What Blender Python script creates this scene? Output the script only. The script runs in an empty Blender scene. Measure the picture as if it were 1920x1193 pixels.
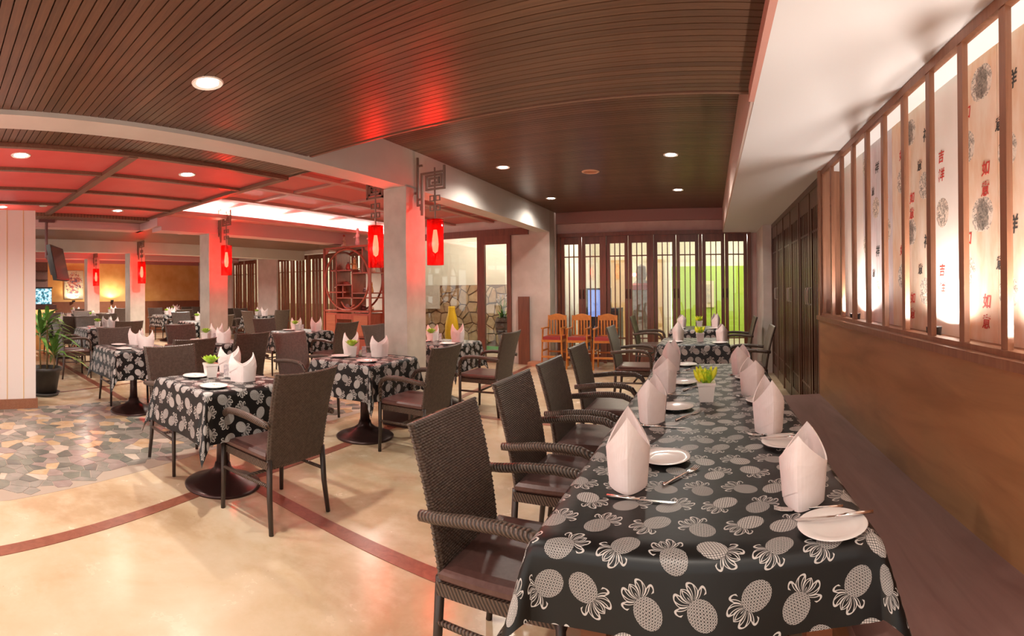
import bpy, math, random
import numpy as np
from mathutils import Matrix, Vector

# ------------------------------------------------------------------ camera, world, exposure
SC = bpy.context.scene
COL = SC.collection
PI = math.pi
R = math.radians
random.seed(7)

F, X0, HZ, RHO, EYE = 925.0, 1332.0, 540.0, 0.010, 1.40      # stitched panorama: 1920 x 1193, cylinder of 925 px radius
cam = bpy.data.cameras.new('camera')
cam_ob = bpy.data.objects.new('camera', cam)
COL.objects.link(cam_ob)
cam.type = 'PANO'
cam.panorama_type = 'CENTRAL_CYLINDRICAL'
cam.central_cylindrical_radius = 1.0
cam.central_cylindrical_range_u_min = (0 - X0) / F
cam.central_cylindrical_range_u_max = (1920 - X0) / F
cam.central_cylindrical_range_v_min = (HZ - 1193) / F
cam.central_cylindrical_range_v_max = HZ / F
c_, s_ = math.cos(RHO), math.sin(RHO)
cam_ob.matrix_world = Matrix(((c_, s_, 0, 0), (0, 0, -1, 0), (-s_, c_, 0, EYE), (0, 0, 0, 1)))
cam.clip_end = 100
SC.camera = cam_ob

world = bpy.data.worlds.new('world')
SC.world = world
world.use_nodes = True
world.node_tree.nodes['Background'].inputs[0].default_value = (1.0, 0.96, 0.90, 1)
world.node_tree.nodes['Background'].inputs[1].default_value = 1.25

SC.view_settings.view_transform = 'Standard'
SC.view_settings.look = 'None'
SC.view_settings.gamma = 1.0
SC.view_settings.use_curve_mapping = False
SC.view_settings.exposure = 0.55

cy = SC.cycles
cy.max_bounces = 6; cy.diffuse_bounces = 3; cy.glossy_bounces = 3; cy.transmission_bounces = 4; cy.transparent_max_bounces = 8
cy.caustics_reflective = False; cy.caustics_refractive = False; cy.use_adaptive_sampling = True; cy.adaptive_threshold = 0.05

LIGHT_WARM = (1.0, 0.91, 0.80)

def lamp(name, kind, loc, energy, color=LIGHT_WARM, radius=0.05, rot=(0, 0, 0), size=150, blend=0.8, parent=None):
    d = bpy.data.lights.new(name, kind)
    d.energy = energy; d.color = color
    if kind in ('POINT', 'SPOT'): d.shadow_soft_size = radius
    if kind == 'SPOT': d.spot_size = R(size); d.spot_blend = blend
    o = bpy.data.objects.new(name, d); COL.objects.link(o)
    o.location = loc; o.rotation_euler = rot
    if parent: o.parent = parent
    return o

# ------------------------------------------------------------------ materials
MATS = {}
class NT:
    def __init__(s, name):
        s.m = bpy.data.materials.new(name); s.m.use_nodes = True
        s.t = s.m.node_tree; s.n = s.t.nodes; s.b = s.n['Principled BSDF']; s.out = s.n['Material Output']
    def node(s, ty, **kw):
        n = s.n.new(ty)
        for k, v in kw.items(): setattr(n, k, v)
        return n
    def link(s, a, b): s.t.links.new(a, b)
    def put(s, sock, v):
        if hasattr(v, 'links') or hasattr(v, 'is_linked'): s.link(v, sock)
        else: sock.default_value = v
    def M(s, op, a, b=None, c=None, clamp=False):
        n = s.node('ShaderNodeMath', operation=op); n.use_clamp = clamp
        for i, v in enumerate((a, b, c)):
            if v is not None: s.put(n.inputs[i], v)
        return n.outputs[0]
    def mix(s, f, a, b):
        n = s.node('ShaderNodeMix', data_type='RGBA')
        s.put(n.inputs[0], f)
        for k, v in ((6, a), (7, b)):
            if isinstance(v, tuple): n.inputs[k].default_value = v + (1,) if len(v) == 3 else v
            else: s.link(v, n.inputs[k])
        return n.outputs[2]
    def coord(s, kind='Object', scale=(1, 1, 1), rot=(0, 0, 0)):
        tc = s.node('ShaderNodeTexCoord'); mp = s.node('ShaderNodeMapping')
        s.link(tc.outputs[kind], mp.inputs[0]); mp.inputs['Scale'].default_value = scale; mp.inputs['Rotation'].default_value = rot
        return mp.outputs[0]
    def noise(s, vec, scale=5, detail=4, rough=.55, dist=0):
        n = s.node('ShaderNodeTexNoise'); s.link(vec, n.inputs['Vector'])
        n.inputs['Scale'].default_value = scale; n.inputs['Detail'].default_value = detail
        n.inputs['Roughness'].default_value = rough; n.inputs['Distortion'].default_value = dist
        return n.outputs['Fac']
    def ramp(s, f, stops):
        n = s.node('ShaderNodeValToRGB'); s.link(f, n.inputs[0])
        e = n.color_ramp.elements
        while len(e) < len(stops): e.new(.5)
        for i, (p, c) in enumerate(stops): e[i].position = p; e[i].color = c + (1,)
        return n.outputs[0]
    def bump(s, h, strength=.3, dist=.005):
        n = s.node('ShaderNodeBump'); n.inputs['Strength'].default_value = strength; n.inputs['Distance'].default_value = dist
        s.link(h, n.inputs['Height']); s.link(n.outputs[0], s.b.inputs['Normal'])

def mat(name, color, rough=.5, metal=0., emit=None, estr=0., var=None, scale=6., sx=(1, 1, 1), bump=0., spec=.5, coat=0., coord='Object', ramp=(.35, .65), bscale=None):
    if name in MATS: return MATS[name]
    t = NT(name); b = t.b
    b.inputs['Roughness'].default_value = rough; b.inputs['Metallic'].default_value = metal
    b.inputs['Specular IOR Level'].default_value = spec
    b.inputs['Coat Weight'].default_value = coat; b.inputs['Coat Roughness'].default_value = .15
    b.inputs['Base Color'].default_value = color + (1,)
    if var or bump:
        v = t.coord(coord, sx); f = t.noise(v, scale)
        if var: t.link(t.ramp(f, [(ramp[0], color), (ramp[1], var)]), b.inputs['Base Color'])
        if bump:
            f2 = f if bscale is None else t.noise(v, bscale)
            t.bump(f2, bump)
    if emit: b.inputs['Emission Color'].default_value = emit + (1,); b.inputs['Emission Strength'].default_value = estr
    MATS[name] = t.m
    return t.m

def emis(name, color, strength):
    return mat(name, (0.0, 0.0, 0.0), .5, emit=color, estr=strength)

def glass(name, tint, gloss=.06, rough=.02):
    if name in MATS: return MATS[name]
    t = NT(name); t.n.remove(t.b)
    tr = t.node('ShaderNodeBsdfTransparent'); tr.inputs[0].default_value = tint + (1,)
    gl = t.node('ShaderNodeBsdfGlossy'); gl.inputs['Roughness'].default_value = rough
    mx = t.node('ShaderNodeMixShader'); mx.inputs[0].default_value = gloss
    t.link(tr.outputs[0], mx.inputs[1]); t.link(gl.outputs[0], mx.inputs[2]); t.link(mx.outputs[0], t.out.inputs[0])
    MATS[name] = t.m
    return t.m

def concrete_floor():
    t = NT('polished_concrete')
    v = t.coord('Object')
    a = t.noise(v, .9, 6, .6, .6); b = t.noise(v, 4.5, 5, .65); c = t.noise(v, 60, 2)
    col = t.ramp(a, [(.3, (.40, .27, .15)), (.5, (.56, .42, .265)), (.72, (.66, .55, .40))])
    col = t.mix(t.M('MULTIPLY', t.M('SUBTRACT', b, .45, clamp=True), 1.8, clamp=True), col, (.70, .58, .43))
    sp = t.M('GREATER_THAN', c, .76)
    col = t.mix(t.M('MULTIPLY', sp, .5), col, (.18, .11, .06))
    t.link(col, t.b.inputs['Base Color'])
    t.link(t.M('MULTIPLY_ADD', b, .22, .13), t.b.inputs['Roughness'])
    t.b.inputs['Specular IOR Level'].default_value = .45
    t.bump(b, .06, .01)
    MATS['floor'] = t.m
    return t.m

def wood(name, c1, c2, rough=.4, sx=(2, 30, 30), coat=0., scale=1.5, spec=.5):
    if name in MATS: return MATS[name]
    t = NT(name); v = t.coord('Object', sx)
    f = t.noise(v, scale, 5, .6, .8)
    oi = t.node('ShaderNodeObjectInfo')
    f = t.M('ADD', f, t.M('MULTIPLY_ADD', oi.outputs['Random'], .3, -.15))
    t.link(t.ramp(f, [(.28, c1), (.72, c2)]), t.b.inputs['Base Color'])
    t.b.inputs['Roughness'].default_value = rough; t.b.inputs['Coat Weight'].default_value = coat
    t.b.inputs['Specular IOR Level'].default_value = spec
    t.bump(f, .08, .004)
    MATS[name] = t.m
    return t.m

def stripes(name, c1, dark, pitch, axis=1, rough=.4):
    if name in MATS: return MATS[name]
    t = NT(name); tc = t.node('ShaderNodeTexCoord'); sp = t.node('ShaderNodeSeparateXYZ'); t.link(tc.outputs['Object'], sp.inputs[0])
    f = t.M('FRACT', t.M('DIVIDE', sp.outputs[axis], pitch))
    l = t.M('LESS_THAN', f, .14)
    n = t.noise(tc.outputs['Object'], 3, 3)
    base = t.mix(n, c1, tuple(x * 1.5 for x in c1))
    t.link(t.mix(l, base, dark), t.b.inputs['Base Color']); t.b.inputs['Roughness'].default_value = rough
    MATS[name] = t.m
    return t.m

def pineapple_cloth():
    t = NT('pineapple_cotton')
    M = t.M
    uv = t.node('ShaderNodeUVMap'); uv.uv_map = 'cloth'
    sp = t.node('ShaderNodeSeparateXYZ'); t.link(uv.outputs[0], sp.inputs[0])
    CELL = .128
    U = M('DIVIDE', sp.outputs[0], CELL); V = M('DIVIDE', sp.outputs[1], CELL)
    row = M('FLOOR', V)
    U = M('ADD', U, M('MULTIPLY', M('MODULO', M('ADD', row, 100.), 2.), .5))
    cu = M('FLOOR', U)
    lx = M('SUBTRACT', M('SUBTRACT', U, cu), .5); ly = M('SUBTRACT', M('SUBTRACT', V, row), .5)
    cv = t.node('ShaderNodeCombineXYZ'); t.link(cu, cv.inputs[0]); t.link(row, cv.inputs[1])
    wn = t.node('ShaderNodeTexWhiteNoise', noise_dimensions='2D'); t.link(cv.outputs[0], wn.inputs['Vector'])
    rc = t.node('ShaderNodeSeparateColor'); t.link(wn.outputs['Color'], rc.inputs[0])
    ang = M('ADD', M('MULTIPLY', M('FLOOR', M('MULTIPLY', rc.outputs[0], 4.)), PI / 2), M('MULTIPLY_ADD', rc.outputs[1], .6, PI / 4 - .3))
    ca = M('COSINE', ang); sa = M('SINE', ang)
    p = M('SUBTRACT', M('MULTIPLY', lx, ca), M('MULTIPLY', ly, sa))
    q = M('ADD', M('MULTIPLY', lx, sa), M('MULTIPLY', ly, ca))
    # body: ellipse with a lattice of diamonds
    qb = M('ADD', q, .20)
    er = M('SQRT', M('ADD', M('POWER', M('DIVIDE', p, .255), 2.), M('POWER', M('DIVIDE', qb, .315), 2.)))
    body = M('LESS_THAN', er, 1.)
    k = 13.
    bulge = M('MULTIPLY_ADD', M('MULTIPLY', er, er), .22, 1.)
    d1 = M('ABSOLUTE', M('SUBTRACT', M('FRACT', M('MULTIPLY', M('MULTIPLY', M('ADD', p, M('MULTIPLY', qb, .75)), k), bulge)), .5))
    d2 = M('ABSOLUTE', M('SUBTRACT', M('FRACT', M('MULTIPLY', M('MULTIPLY', M('SUBTRACT', p, M('MULTIPLY', qb, .75)), k), bulge)), .5))
    dd = M('MAXIMUM', d1, d2)
    solid = M('LESS_THAN', dd, .40)
    ring = M('MULTIPLY', M('GREATER_THAN', dd, .26), M('LESS_THAN', dd, .43))
    sel = M('GREATER_THAN', rc.outputs[2], .5)
    fill = M('ADD', M('MULTIPLY', sel, solid), M('MULTIPLY', M('SUBTRACT', 1., sel), ring))
    body = M('MULTIPLY', body, fill)
    # crown: arched leaf outlines
    qc = M('SUBTRACT', q, .09)
    rho = M('SQRT', M('ADD', M('MULTIPLY', p, p), M('MULTIPLY', qc, qc)))
    phi = M('ARCTAN2', p, qc)
    aph = M('ABSOLUTE', phi)
    sw = M('ADD', aph, M('MULTIPLY', rho, 2.2))
    leaf = M('ABSOLUTE', M('SINE', M('MULTIPLY', sw, 3.6)))
    rmax = M('MULTIPLY_ADD', leaf, .13, .24)
    stroke = M('MAXIMUM', M('LESS_THAN', leaf, .30), M('GREATER_THAN', rho, M('SUBTRACT', rmax, .035)))
    vein = M('LESS_THAN', M('ABSOLUTE', M('SUBTRACT', leaf, .80)), .08)
    stroke = M('MAXIMUM', stroke, vein)
    crown = M('MULTIPLY', M('MULTIPLY', stroke, M('LESS_THAN', rho, rmax)), M('MULTIPLY', M('LESS_THAN', aph, 1.75), M('GREATER_THAN', rho, .035)))
    crown = M('MULTIPLY', crown, M('GREATER_THAN', er, 1.02))
    ink = M('MAXIMUM', body, crown, clamp=True)
    t.link(t.mix(ink, (.0045, .0045, .0042), (.56, .53, .50)), t.b.inputs['Base Color'])
    t.b.inputs['Roughness'].default_value = .42
    t.b.inputs['Specular IOR Level'].default_value = .45
    nz = t.noise(t.coord('Object'), 9, 3)
    t.bump(nz, .12, .01)
    MATS['cloth'] = t.m
    return t.m

floor_m = concrete_floor()
cloth_m = pineapple_cloth()
ceil_board_m = wood('ceiling_board_wood', (.085, .038, .020), (.165, .077, .041), .34, (3, 40, 40), spec=.6)
ceil_dark_m = mat('ceiling_void', (.012, .007, .005), .8)
plaster_m = mat('raw_plaster', (.52, .46, .41), .7, var=(.64, .58, .53), scale=2.5, bump=.08)
plaster_pink_m = mat('pink_plaster', (.50, .33, .29), .7, var=(.60, .44, .40), scale=2.5, bump=.06)
column_m = mat('skim_coat_concrete', (.50, .45, .39), .55, var=(.66, .60, .53), scale=3.0, bump=.06)
beam_m = mat('painted_beam', (.60, .56, .52), .6, var=(.66, .62, .58), scale=2)
soffit_m = mat('white_soffit_paint', (.80, .78, .77), .75)
red_ceiling_m = mat('red_ceiling_paint', (.74, .085, .08), .5, var=(.78, .12, .11), scale=2)
rib_m = wood('ceiling_rib_wood', (.14, .07, .045), (.22, .11, .07), .4)
door_wood_m = wood('door_wood', (.11, .033, .018), (.20, .066, .034), .32, (18, 18, 1.6))
dark_door_m = wood('dark_door_wood', (.055, .022, .013), (.11, .045, .025), .3, (18, 18, 1.6))
slat_m = wood('screen_slat_wood', (.20, .082, .042), (.30, .135, .075), .4, (20, 20, 1.5))
wainscot_m = wood('wainscot_veneer', (.22, .095, .038), (.36, .175, .075), .38, (9, 1.0, 6), scale=1.3)
bench_m = wood('bench_top_laminate', (.18, .092, .078), (.25, .14, .12), .42, (10, 1.2, 10))
strip_m = wood('floor_strip_wood', (.20, .065, .04), (.32, .12, .075), .3, (12, 12, 12))
rattan_m = mat('brown_rattan', (.058, .038, .028), .34, var=(.105, .072, .054), scale=45, spec=.6)
def rope_mat():
    t = NT('rattan_wrap'); w = t.node('ShaderNodeTexWave'); v = t.coord('Object', (1, 1, 1), (0, .5, .5))
    t.link(v, w.inputs[0]); w.inputs['Scale'].default_value = 28; w.inputs['Distortion'].default_value = .8
    t.link(t.ramp(w.outputs['Fac'], [(.2, (.03, .018, .013)), (.7, (.13, .085, .062))]), t.b.inputs['Base Color'])
    t.b.inputs['Roughness'].default_value = .36; t.bump(w.outputs['Fac'], .7, .004)
    MATS['rope'] = t.m
    return t.m
rope_m = rope_mat()
chair_leg_m = mat('chair_leg_metal', (.040, .026, .020), .4)
cushion_m = mat('brown_leatherette', (.105, .050, .042), .38, var=(.13, .066, .056), scale=60, bump=.05)
napkin_m = mat('pink_linen', (.86, .75, .72), .8, var=(.89, .79, .765), scale=30, bump=.05)
china_m = mat('white_china', (.86, .82, .79), .15, spec=.6)
steel_m = mat('cutlery_steel', (.78, .74, .71), .18, 1.0)
pot_white_m = mat('white_ceramic_pot', (.80, .74, .70), .35)
leaf_lime_m = mat('lime_succulent', (.30, .55, .03), .45, var=(.60, .80, .10), scale=12)
leaf_yellow_m = mat('yellow_green_sprig', (.22, .48, .01), .5, var=(.85, .85, .03), scale=14, ramp=(.42, .55))
leaf_green_m = mat('dark_leaf', (.035, .13, .02), .35, var=(.20, .40, .08), scale=8)
iron_m = mat('cast_iron', (.055, .028, .025), .32, .5)
bracket_m = mat('bracket_metal', (.30, .22, .18), .35, .7)
black_pot_m = mat('black_plastic_pot', (.045, .042, .042), .5, var=(.08, .075, .072), scale=5)
orange_wood_m = wood('orange_varnished_wood', (.46, .15, .025), (.62, .24, .05), .3, (8, 8, 8))
red_cushion_m = mat('red_vinyl', (.34, .035, .035), .4)
handle_m = mat('brushed_handle', (.60, .52, .46), .3, 1.0)
dark_handle_m = mat('dark_handle', (.05, .025, .02), .35, .3)
pane_m = glass('clear_pane', (.93, .95, .93), .06)
def lantern_glass():
    t = NT('red_lantern_glass'); t.n.remove(t.b)
    tr = t.node('ShaderNodeBsdfTransparent'); tr.inputs[0].default_value = (.95, .085, .085, 1)
    tl = t.node('ShaderNodeBsdfTranslucent'); tl.inputs[0].default_value = (.95, .03, .035, 1)
    gl = t.node('ShaderNodeBsdfGlossy'); gl.inputs['Roughness'].default_value = .05
    m1 = t.node('ShaderNodeMixShader'); m1.inputs[0].default_value = .045; m2 = t.node('ShaderNodeMixShader'); m2.inputs[0].default_value = .06
    t.link(tr.outputs[0], m1.inputs[1]); t.link(tl.outputs[0], m1.inputs[2]); t.link(m1.outputs[0], m2.inputs[1]); t.link(gl.outputs[0], m2.inputs[2]); t.link(m2.outputs[0], t.out.inputs[0])
    return t.m
lantern_m = lantern_glass()
bulb_m = emis('lantern_bulb', (1.0, .66, .34), 75)
lens_m = emis('downlight_lens', (1.0, .93, .82), 30)
white_wall_m = mat('white_panel_paint', (.78, .74, .70), .6)
gold_joint_m = mat('gold_joint', (.70, .45, .15), .5)
cabinet_m = wood('rosewood', (.26, .045, .025), (.40, .085, .045), .32, (10, 10, 3))
black_m = mat('black_plastic', (.018, .016, .017), .35)

# ------------------------------------------------------------------ mesh helpers
class MB:
    def __init__(s): s.v = []; s.f = []
    def add(s, vs, fs):
        n = len(s.v); s.v += [tuple(x) for x in vs]; s.f += [tuple(i + n for i in f) for f in fs]; return s
    def box(s, x0, y0, z0, x1, y1, z1, M=None):
        vs = [(x, y, z) for z in (z0, z1) for y in (y0, y1) for x in (x0, x1)]
        if M: vs = [tuple(M @ Vector(v)) for v in vs]
        return s.add(vs, [(0, 2, 3, 1), (4, 5, 7, 6), (0, 1, 5, 4), (2, 6, 7, 3), (0, 4, 6, 2), (1, 3, 7, 5)])
    def frust(s, a, b, z0, z1, cx=0, cy=0):
        vs = [(cx + i * a, cy + j * a, z0) for i, j in ((-1, -1), (1, -1), (1, 1), (-1, 1))] + [(cx + i * b, cy + j * b, z1) for i, j in ((-1, -1), (1, -1), (1, 1), (-1, 1))]
        return s.add(vs, [(3, 2, 1, 0), (4, 5, 6, 7)] + [(i, (i + 1) % 4, 4 + (i + 1) % 4, 4 + i) for i in range(4)])
    def lathe(s, prof, n=24, c=(0, 0), sy=1.0):
        vs = []; fs = []
        for r, z in prof:
            vs += [(c[0] + r * math.cos(2 * PI * k / n), c[1] + sy * r * math.sin(2 * PI * k / n), z) for k in range(n)]
        for i in range(len(prof) - 1):
            for k in range(n):
                fs.append((i * n + k, i * n + (k + 1) % n, (i + 1) * n + (k + 1) % n, (i + 1) * n + k))
        if prof[0][0] > 1e-6: fs.append(tuple(reversed(range(n))))
        if prof[-1][0] > 1e-6: fs.append(tuple((len(prof) - 1) * n + k for k in range(n)))
        return s.add(vs, fs)
    def tube(s, path, r, n=8, closed=False, flat=1.0):
        P = [Vector(p) for p in path]; m = len(P)
        rs = r if isinstance(r, (list, tuple)) else [r] * m
        vs = []; fs = []; up = None
        for i in range(m):
            if closed: d = P[(i + 1) % m] - P[i - 1]
            else: d = P[min(i + 1, m - 1)] - P[max(i - 1, 0)]
            d.normalize()
            if up is None: up = Vector((0, 0, 1)) if abs(d.z) < .9 else Vector((1, 0, 0))
            a = up - d * up.dot(d); a.normalize(); b = d.cross(a); up = a
            off = PI / n if n == 4 else 0
            for k in range(n):
                t = 2 * PI * k / n + off
                vs.append(P[i] + a * (math.cos(t) * rs[i] * flat) + b * (math.sin(t) * rs[i]))
        for i in range(m if closed else m - 1):
            j = (i + 1) % m
            for k in range(n): fs.append((i * n + k, i * n + (k + 1) % n, j * n + (k + 1) % n, j * n + k))
        if not closed: fs += [tuple(reversed(range(n))), tuple((m - 1) * n + k for k in range(n))]
        return s.add(vs, fs)
    def bar(s, a, b, w): return s.tube([a, b], w * .7071, 4)
    def prism(s, poly, z0, z1):
        n = len(poly)
        vs = [(x, y, z0) for x, y in poly] + [(x, y, z1) for x, y in poly]
        return s.add(vs, [tuple(reversed(range(n))), tuple(range(n, 2 * n))] + [(i, (i + 1) % n, n + (i + 1) % n, n + i) for i in range(n)])
    def strip(s, pts, side, widths, thick=.0):
        n = len(pts); vs = []; fs = []
        for p, w in zip(pts, widths):
            p = Vector(p); sd = Vector(side)
            vs += [p - sd * w, p + Vector((0, 0, -.15 * w)), p + sd * w]
        for i in range(n - 1):
            a = 3 * i
            fs += [(a, a + 1, a + 4, a + 3), (a + 1, a + 2, a + 5, a + 4)]
        return s.add(vs, fs)
    def mesh(s, name, m, smooth=False):
        me = bpy.data.meshes.new(name); me.from_pydata(s.v, [], s.f)
        if m: me.materials.append(m)
        if smooth:
            for p in me.polygons: p.use_smooth = True
        me.update()
        return me
    def build(s, name, m, parent=None, smooth=False, loc=None):
        return link(name, s.mesh(name, m, smooth), parent, loc)

def link(name, data, parent=None, loc=None, rot=None):
    o = bpy.data.objects.new(name, data); COL.objects.link(o)
    if parent: o.parent = parent
    if loc: o.location = loc
    if rot: o.rotation_euler = rot
    return o

def tag(o, label=None, cat=None, group=None, kind=None):
    if label: o['label'] = label
    if cat: o['category'] = cat
    if group: o['group'] = group
    if kind: o['kind'] = kind
    return o

def empty(name, loc=(0, 0, 0), rz=0, label=None, cat=None, group=None, kind=None):
    o = link(name, None, None, loc); o.rotation_euler = (0, 0, rz); o.empty_display_size = .1
    return tag(o, label, cat, group, kind)

KIDS = {}
def children(o): return [c for c in bpy.data.objects if c.parent == o]
def dup(o, loc=None, rz=None, label=None, parent=None, group=None, scale=None):
    c = o.copy(); COL.objects.link(c)
    if parent: c.parent = parent
    if loc is not None: c.location = loc
    if rz is not None: c.rotation_euler = (0, 0, rz)
    if scale: c.scale = (scale,) * 3
    if label: c['label'] = label
    if group: c['group'] = group
    if o.name not in KIDS: KIDS[o.name] = children(o)
    for k in KIDS[o.name]: dup(k, parent=c)
    return c

class Proto:
    """first use moves the built thing itself, later uses copy it"""
    def __init__(s, o): s.o = o; s.used = False
    def put(s, loc, rz=0, label=None, group=None, scale=None):
        if not s.used:
            s.used = True; o = s.o; KIDS[o.name] = children(o)
            o.location = loc; o.rotation_euler = (0, 0, rz)
            if scale: o.scale = (scale,) * 3
            if label: o['label'] = label
            if group: o['group'] = group
            return o
        return dup(s.o, loc, rz, label, None, group, scale or 1.0)

def struct(name, mb, m, label, cat, parent=None, smooth=False):
    o = mb.build(name, m, parent, smooth)
    return tag(o, label, cat, None, 'structure')

def voronoi(x0, y0, x1, y1, cell, seed, gap, jit=.95):
    rnd = random.Random(seed)
    nx = max(1, round((x1 - x0) / cell)); ny = max(1, round((y1 - y0) / cell))
    cx = (x1 - x0) / nx; cy = (y1 - y0) / ny
    pts = {}
    for i in range(-1, nx + 1):
        for j in range(-1, ny + 1):
            pts[i, j] = (x0 + (i + .5 + jit * (rnd.random() - .5)) * cx, y0 + (j + .5 + jit * (rnd.random() - .5)) * cy)
    out = []
    for i in range(nx):
        for j in range(ny):
            p = pts[i, j]
            poly = [(max(x0, p[0] - 2 * cx), max(y0, p[1] - 2 * cy)), (min(x1, p[0] + 2 * cx), max(y0, p[1] - 2 * cy)), (min(x1, p[0] + 2 * cx), min(y1, p[1] + 2 * cy)), (max(x0, p[0] - 2 * cx), min(y1, p[1] + 2 * cy))]
            for di in (-2, -1, 0, 1, 2):
                for dj in (-2, -1, 0, 1, 2):
                    q = pts.get((i + di, j + dj))
                    if (di or dj) and q and poly:
                        nx_, ny_ = q[0] - p[0], q[1] - p[1]; l = math.hypot(nx_, ny_); nx_ /= l; ny_ /= l
                        d = l / 2 - gap / 2; res = []
                        for k in range(len(poly)):
                            a, b = poly[k], poly[(k + 1) % len(poly)]
                            da = (a[0] - p[0]) * nx_ + (a[1] - p[1]) * ny_ - d; db = (b[0] - p[0]) * nx_ + (b[1] - p[1]) * ny_ - d
                            if da <= 0: res.append(a)
                            if da * db < 0:
                                t = da / (da - db); res.append((a[0] + t * (b[0] - a[0]), a[1] + t * (b[1] - a[1])))
                        poly = res
            if len(poly) > 2: out.append((p, poly))
    return out

# ------------------------------------------------------------------ the setting: floor
YB = 9.15                                                     # back wall
floor = struct('floor', MB().box(-18.5, -3, -.12, 1.3, YB + .05, 0), floor_m, 'polished mottled beige concrete floor of the dining room', 'floor')
def floor_strip(x0, y0, x1, y1, w, name='wood_inlay'):
    d = Vector((x1 - x0, y1 - y0, 0)); L = d.length; d.normalize(); n = Vector((-d.y, d.x, 0)) * (w / 2)
    a, b = Vector((x0, y0, 0)), Vector((x1, y1, 0))
    mb = MB().prism([tuple((a - n)[:2]), tuple((b - n)[:2]), tuple((b + n)[:2]), tuple((a + n)[:2])], .0004, .003)
    return mb.build(name, strip_m, floor)
floor_strip(-2.45, -.6, -2.985, 1.80, .095); floor_strip(-2.985, 1.80, -3.26, 8.6, .095)
floor_strip(-3.02, 2.16, .3, 1.96, .105)
floor_strip(-15, 2.55, -6.0, 2.40, .10); floor_strip(-6.6, 1.2, -7.3, 4.0, .05); floor_strip(-8.7, 1.2, -8.9, 6.0, .05); floor_strip(-3.0, 4.9, -.6, 4.8, .09)
# crazy paving of slate and tan shards
shard_ms = [mat('slate_shard_' + n, c, .22, var=v, scale=9) for n, c, v in (
    ('grey', (.25, .245, .21), (.33, .31, .27)), ('green', (.17, .185, .155), (.24, .245, .20)), ('tan', (.52, .37, .21), (.62, .48, .32)),
    ('mauve', (.32, .25, .225), (.40, .33, .295)), ('cream', (.52, .45, .36), (.62, .54, .45)), ('dark', (.14, .145, .13), (.20, .20, .17)))]
struct_grout = MB().prism([(-5.95, -.8), (-3.30, -.8), (-3.30, .5), (-3.72, 2.3), (-3.72, 4.6), (-5.95, 4.6)], .0002, .0012).build('grout_bed', mat('grout', (.40, .33, .26), .7), floor)
cells = voronoi(-5.95, -.8, -3.28, 4.6, .115, 3, .005, 1.25)
def inside(p): return p[0] < (-3.32 - .233 * max(0, p[1] - .5) if p[1] < 2.3 else -3.74)
cells = [(p, q) for p, q in cells if all(inside(v) for v in q)]
cells.sort(key=lambda c: math.hypot(c[0][0], c[0][1]))
rest = [MB() for _ in shard_ms]
def shard_mat(): return random.choices(range(6), (32, 18, 16, 18, 8, 8))[0]
for i, (p, q) in enumerate(cells):
    h = .0028 + .0012 * random.random(); k = shard_mat()
    if i < 295: MB().prism(q, .001, h).build('stone_shard', shard_ms[k], floor)
    else: rest[k].prism(q, .001, h)
for k, mb in enumerate(rest):
    if mb.v: tag(mb.build('stone_shard_field', shard_ms[k], floor), kind='stuff')

# ------------------------------------------------------------------ ceilings
ZN, ZF, ZL, ZB = 2.50, 2.87, 2.55, 2.47                       # near, far, left ceilings; underside of the beam
PITCH = .0500
def boards(parent, x0, x1, y0, y1, z):
    me = MB().box(x0, 0, z, x1, PITCH - .006, z + .014).mesh('ceiling_board', ceil_board_m)
    n = int((y1 - y0) / PITCH)
    for i in range(n): link('ceiling_board', me, parent, (0, y0 + i * PITCH, 0))
ceil_near = struct('ceiling', MB().box(-2.92, -3, ZN + .016, .25, 2.78, ZN + .06), ceil_dark_m, 'low brown boarded ceiling over the foreground', 'ceiling')
boards(ceil_near, -2.92, .25, -.6, 2.78, ZN)
MB().box(-2.92, 2.775, ZN, .25, 2.80, ZF).build('edge_board', rib_m, ceil_near)
ceil_far = struct('ceiling', MB().box(-2.92, 2.78, ZF + .016, .25, YB, ZF + .06), ceil_dark_m, 'higher brown boarded ceiling towards the folding doors', 'ceiling')
boards(ceil_far, -2.92, .25, 2.80, YB, ZF)
# main beam and white soffit
struct('trim_1', MB().box(-3.17, -3, ZB, -2.92, 8.66, 2.95), beam_m, 'long painted beam running over the lantern column', 'beam')
sof = struct('trim_2', MB().box(.25, -3, 2.42, 1.40, YB, 2.50), soffit_m, 'white soffit above the calligraphy screen', 'soffit')
MB().box(.232, 2.70, 2.425, .25, YB, ZF + .02).build('fascia', mat('fascia_paint', (.66, .50, .44), .6), sof)
MB().box(.22, -3, 2.42, .25, 2.70, 2.50).build('fascia_strip', mat('fascia_strip_paint', (.62, .30, .24), .6), sof)
MB().box(.25, 2.70, 2.50, .32, YB, ZF + .02).build('fascia_back', soffit_m, sof)
# left ceiling: boards beside the beam, red panels with ribs
ceil_left = struct('ceiling', MB().box(-7.25, -3, ZL + .012, -3.17, 3.25, ZL + .06), ceil_dark_m, 'red coffered ceiling with wooden ribs left of the beam', 'ceiling')
boards(ceil_left, -3.72, -3.17, -.6, 3.25, ZL)
xr = [-3.75, -4.47, -5.30, -6.15, -6.98]; yr = [-2.6, -.05, 1.60, 3.20]
for i in range(4):
    for j in range(3):
        MB().box(xr[i + 1], yr[j], ZL, xr[i], yr[j + 1], ZL + .012).build('red_panel', red_ceiling_m, ceil_left)
for x in xr: MB().box(x - .025, -2.6, ZL - .03, x + .025, 3.25, ZL).build('rib', rib_m, ceil_left)
for y in yr[1:]: MB().box(-6.98, y - .04, ZL - .035, -3.75, y + .04, ZL - .001).build('rib', rib_m, ceil_left)
me = MB().box(-7.25, 0, ZL - .02, -7.0, PITCH - .006, ZL - .005).mesh('ceiling_board', ceil_board_m)
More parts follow.
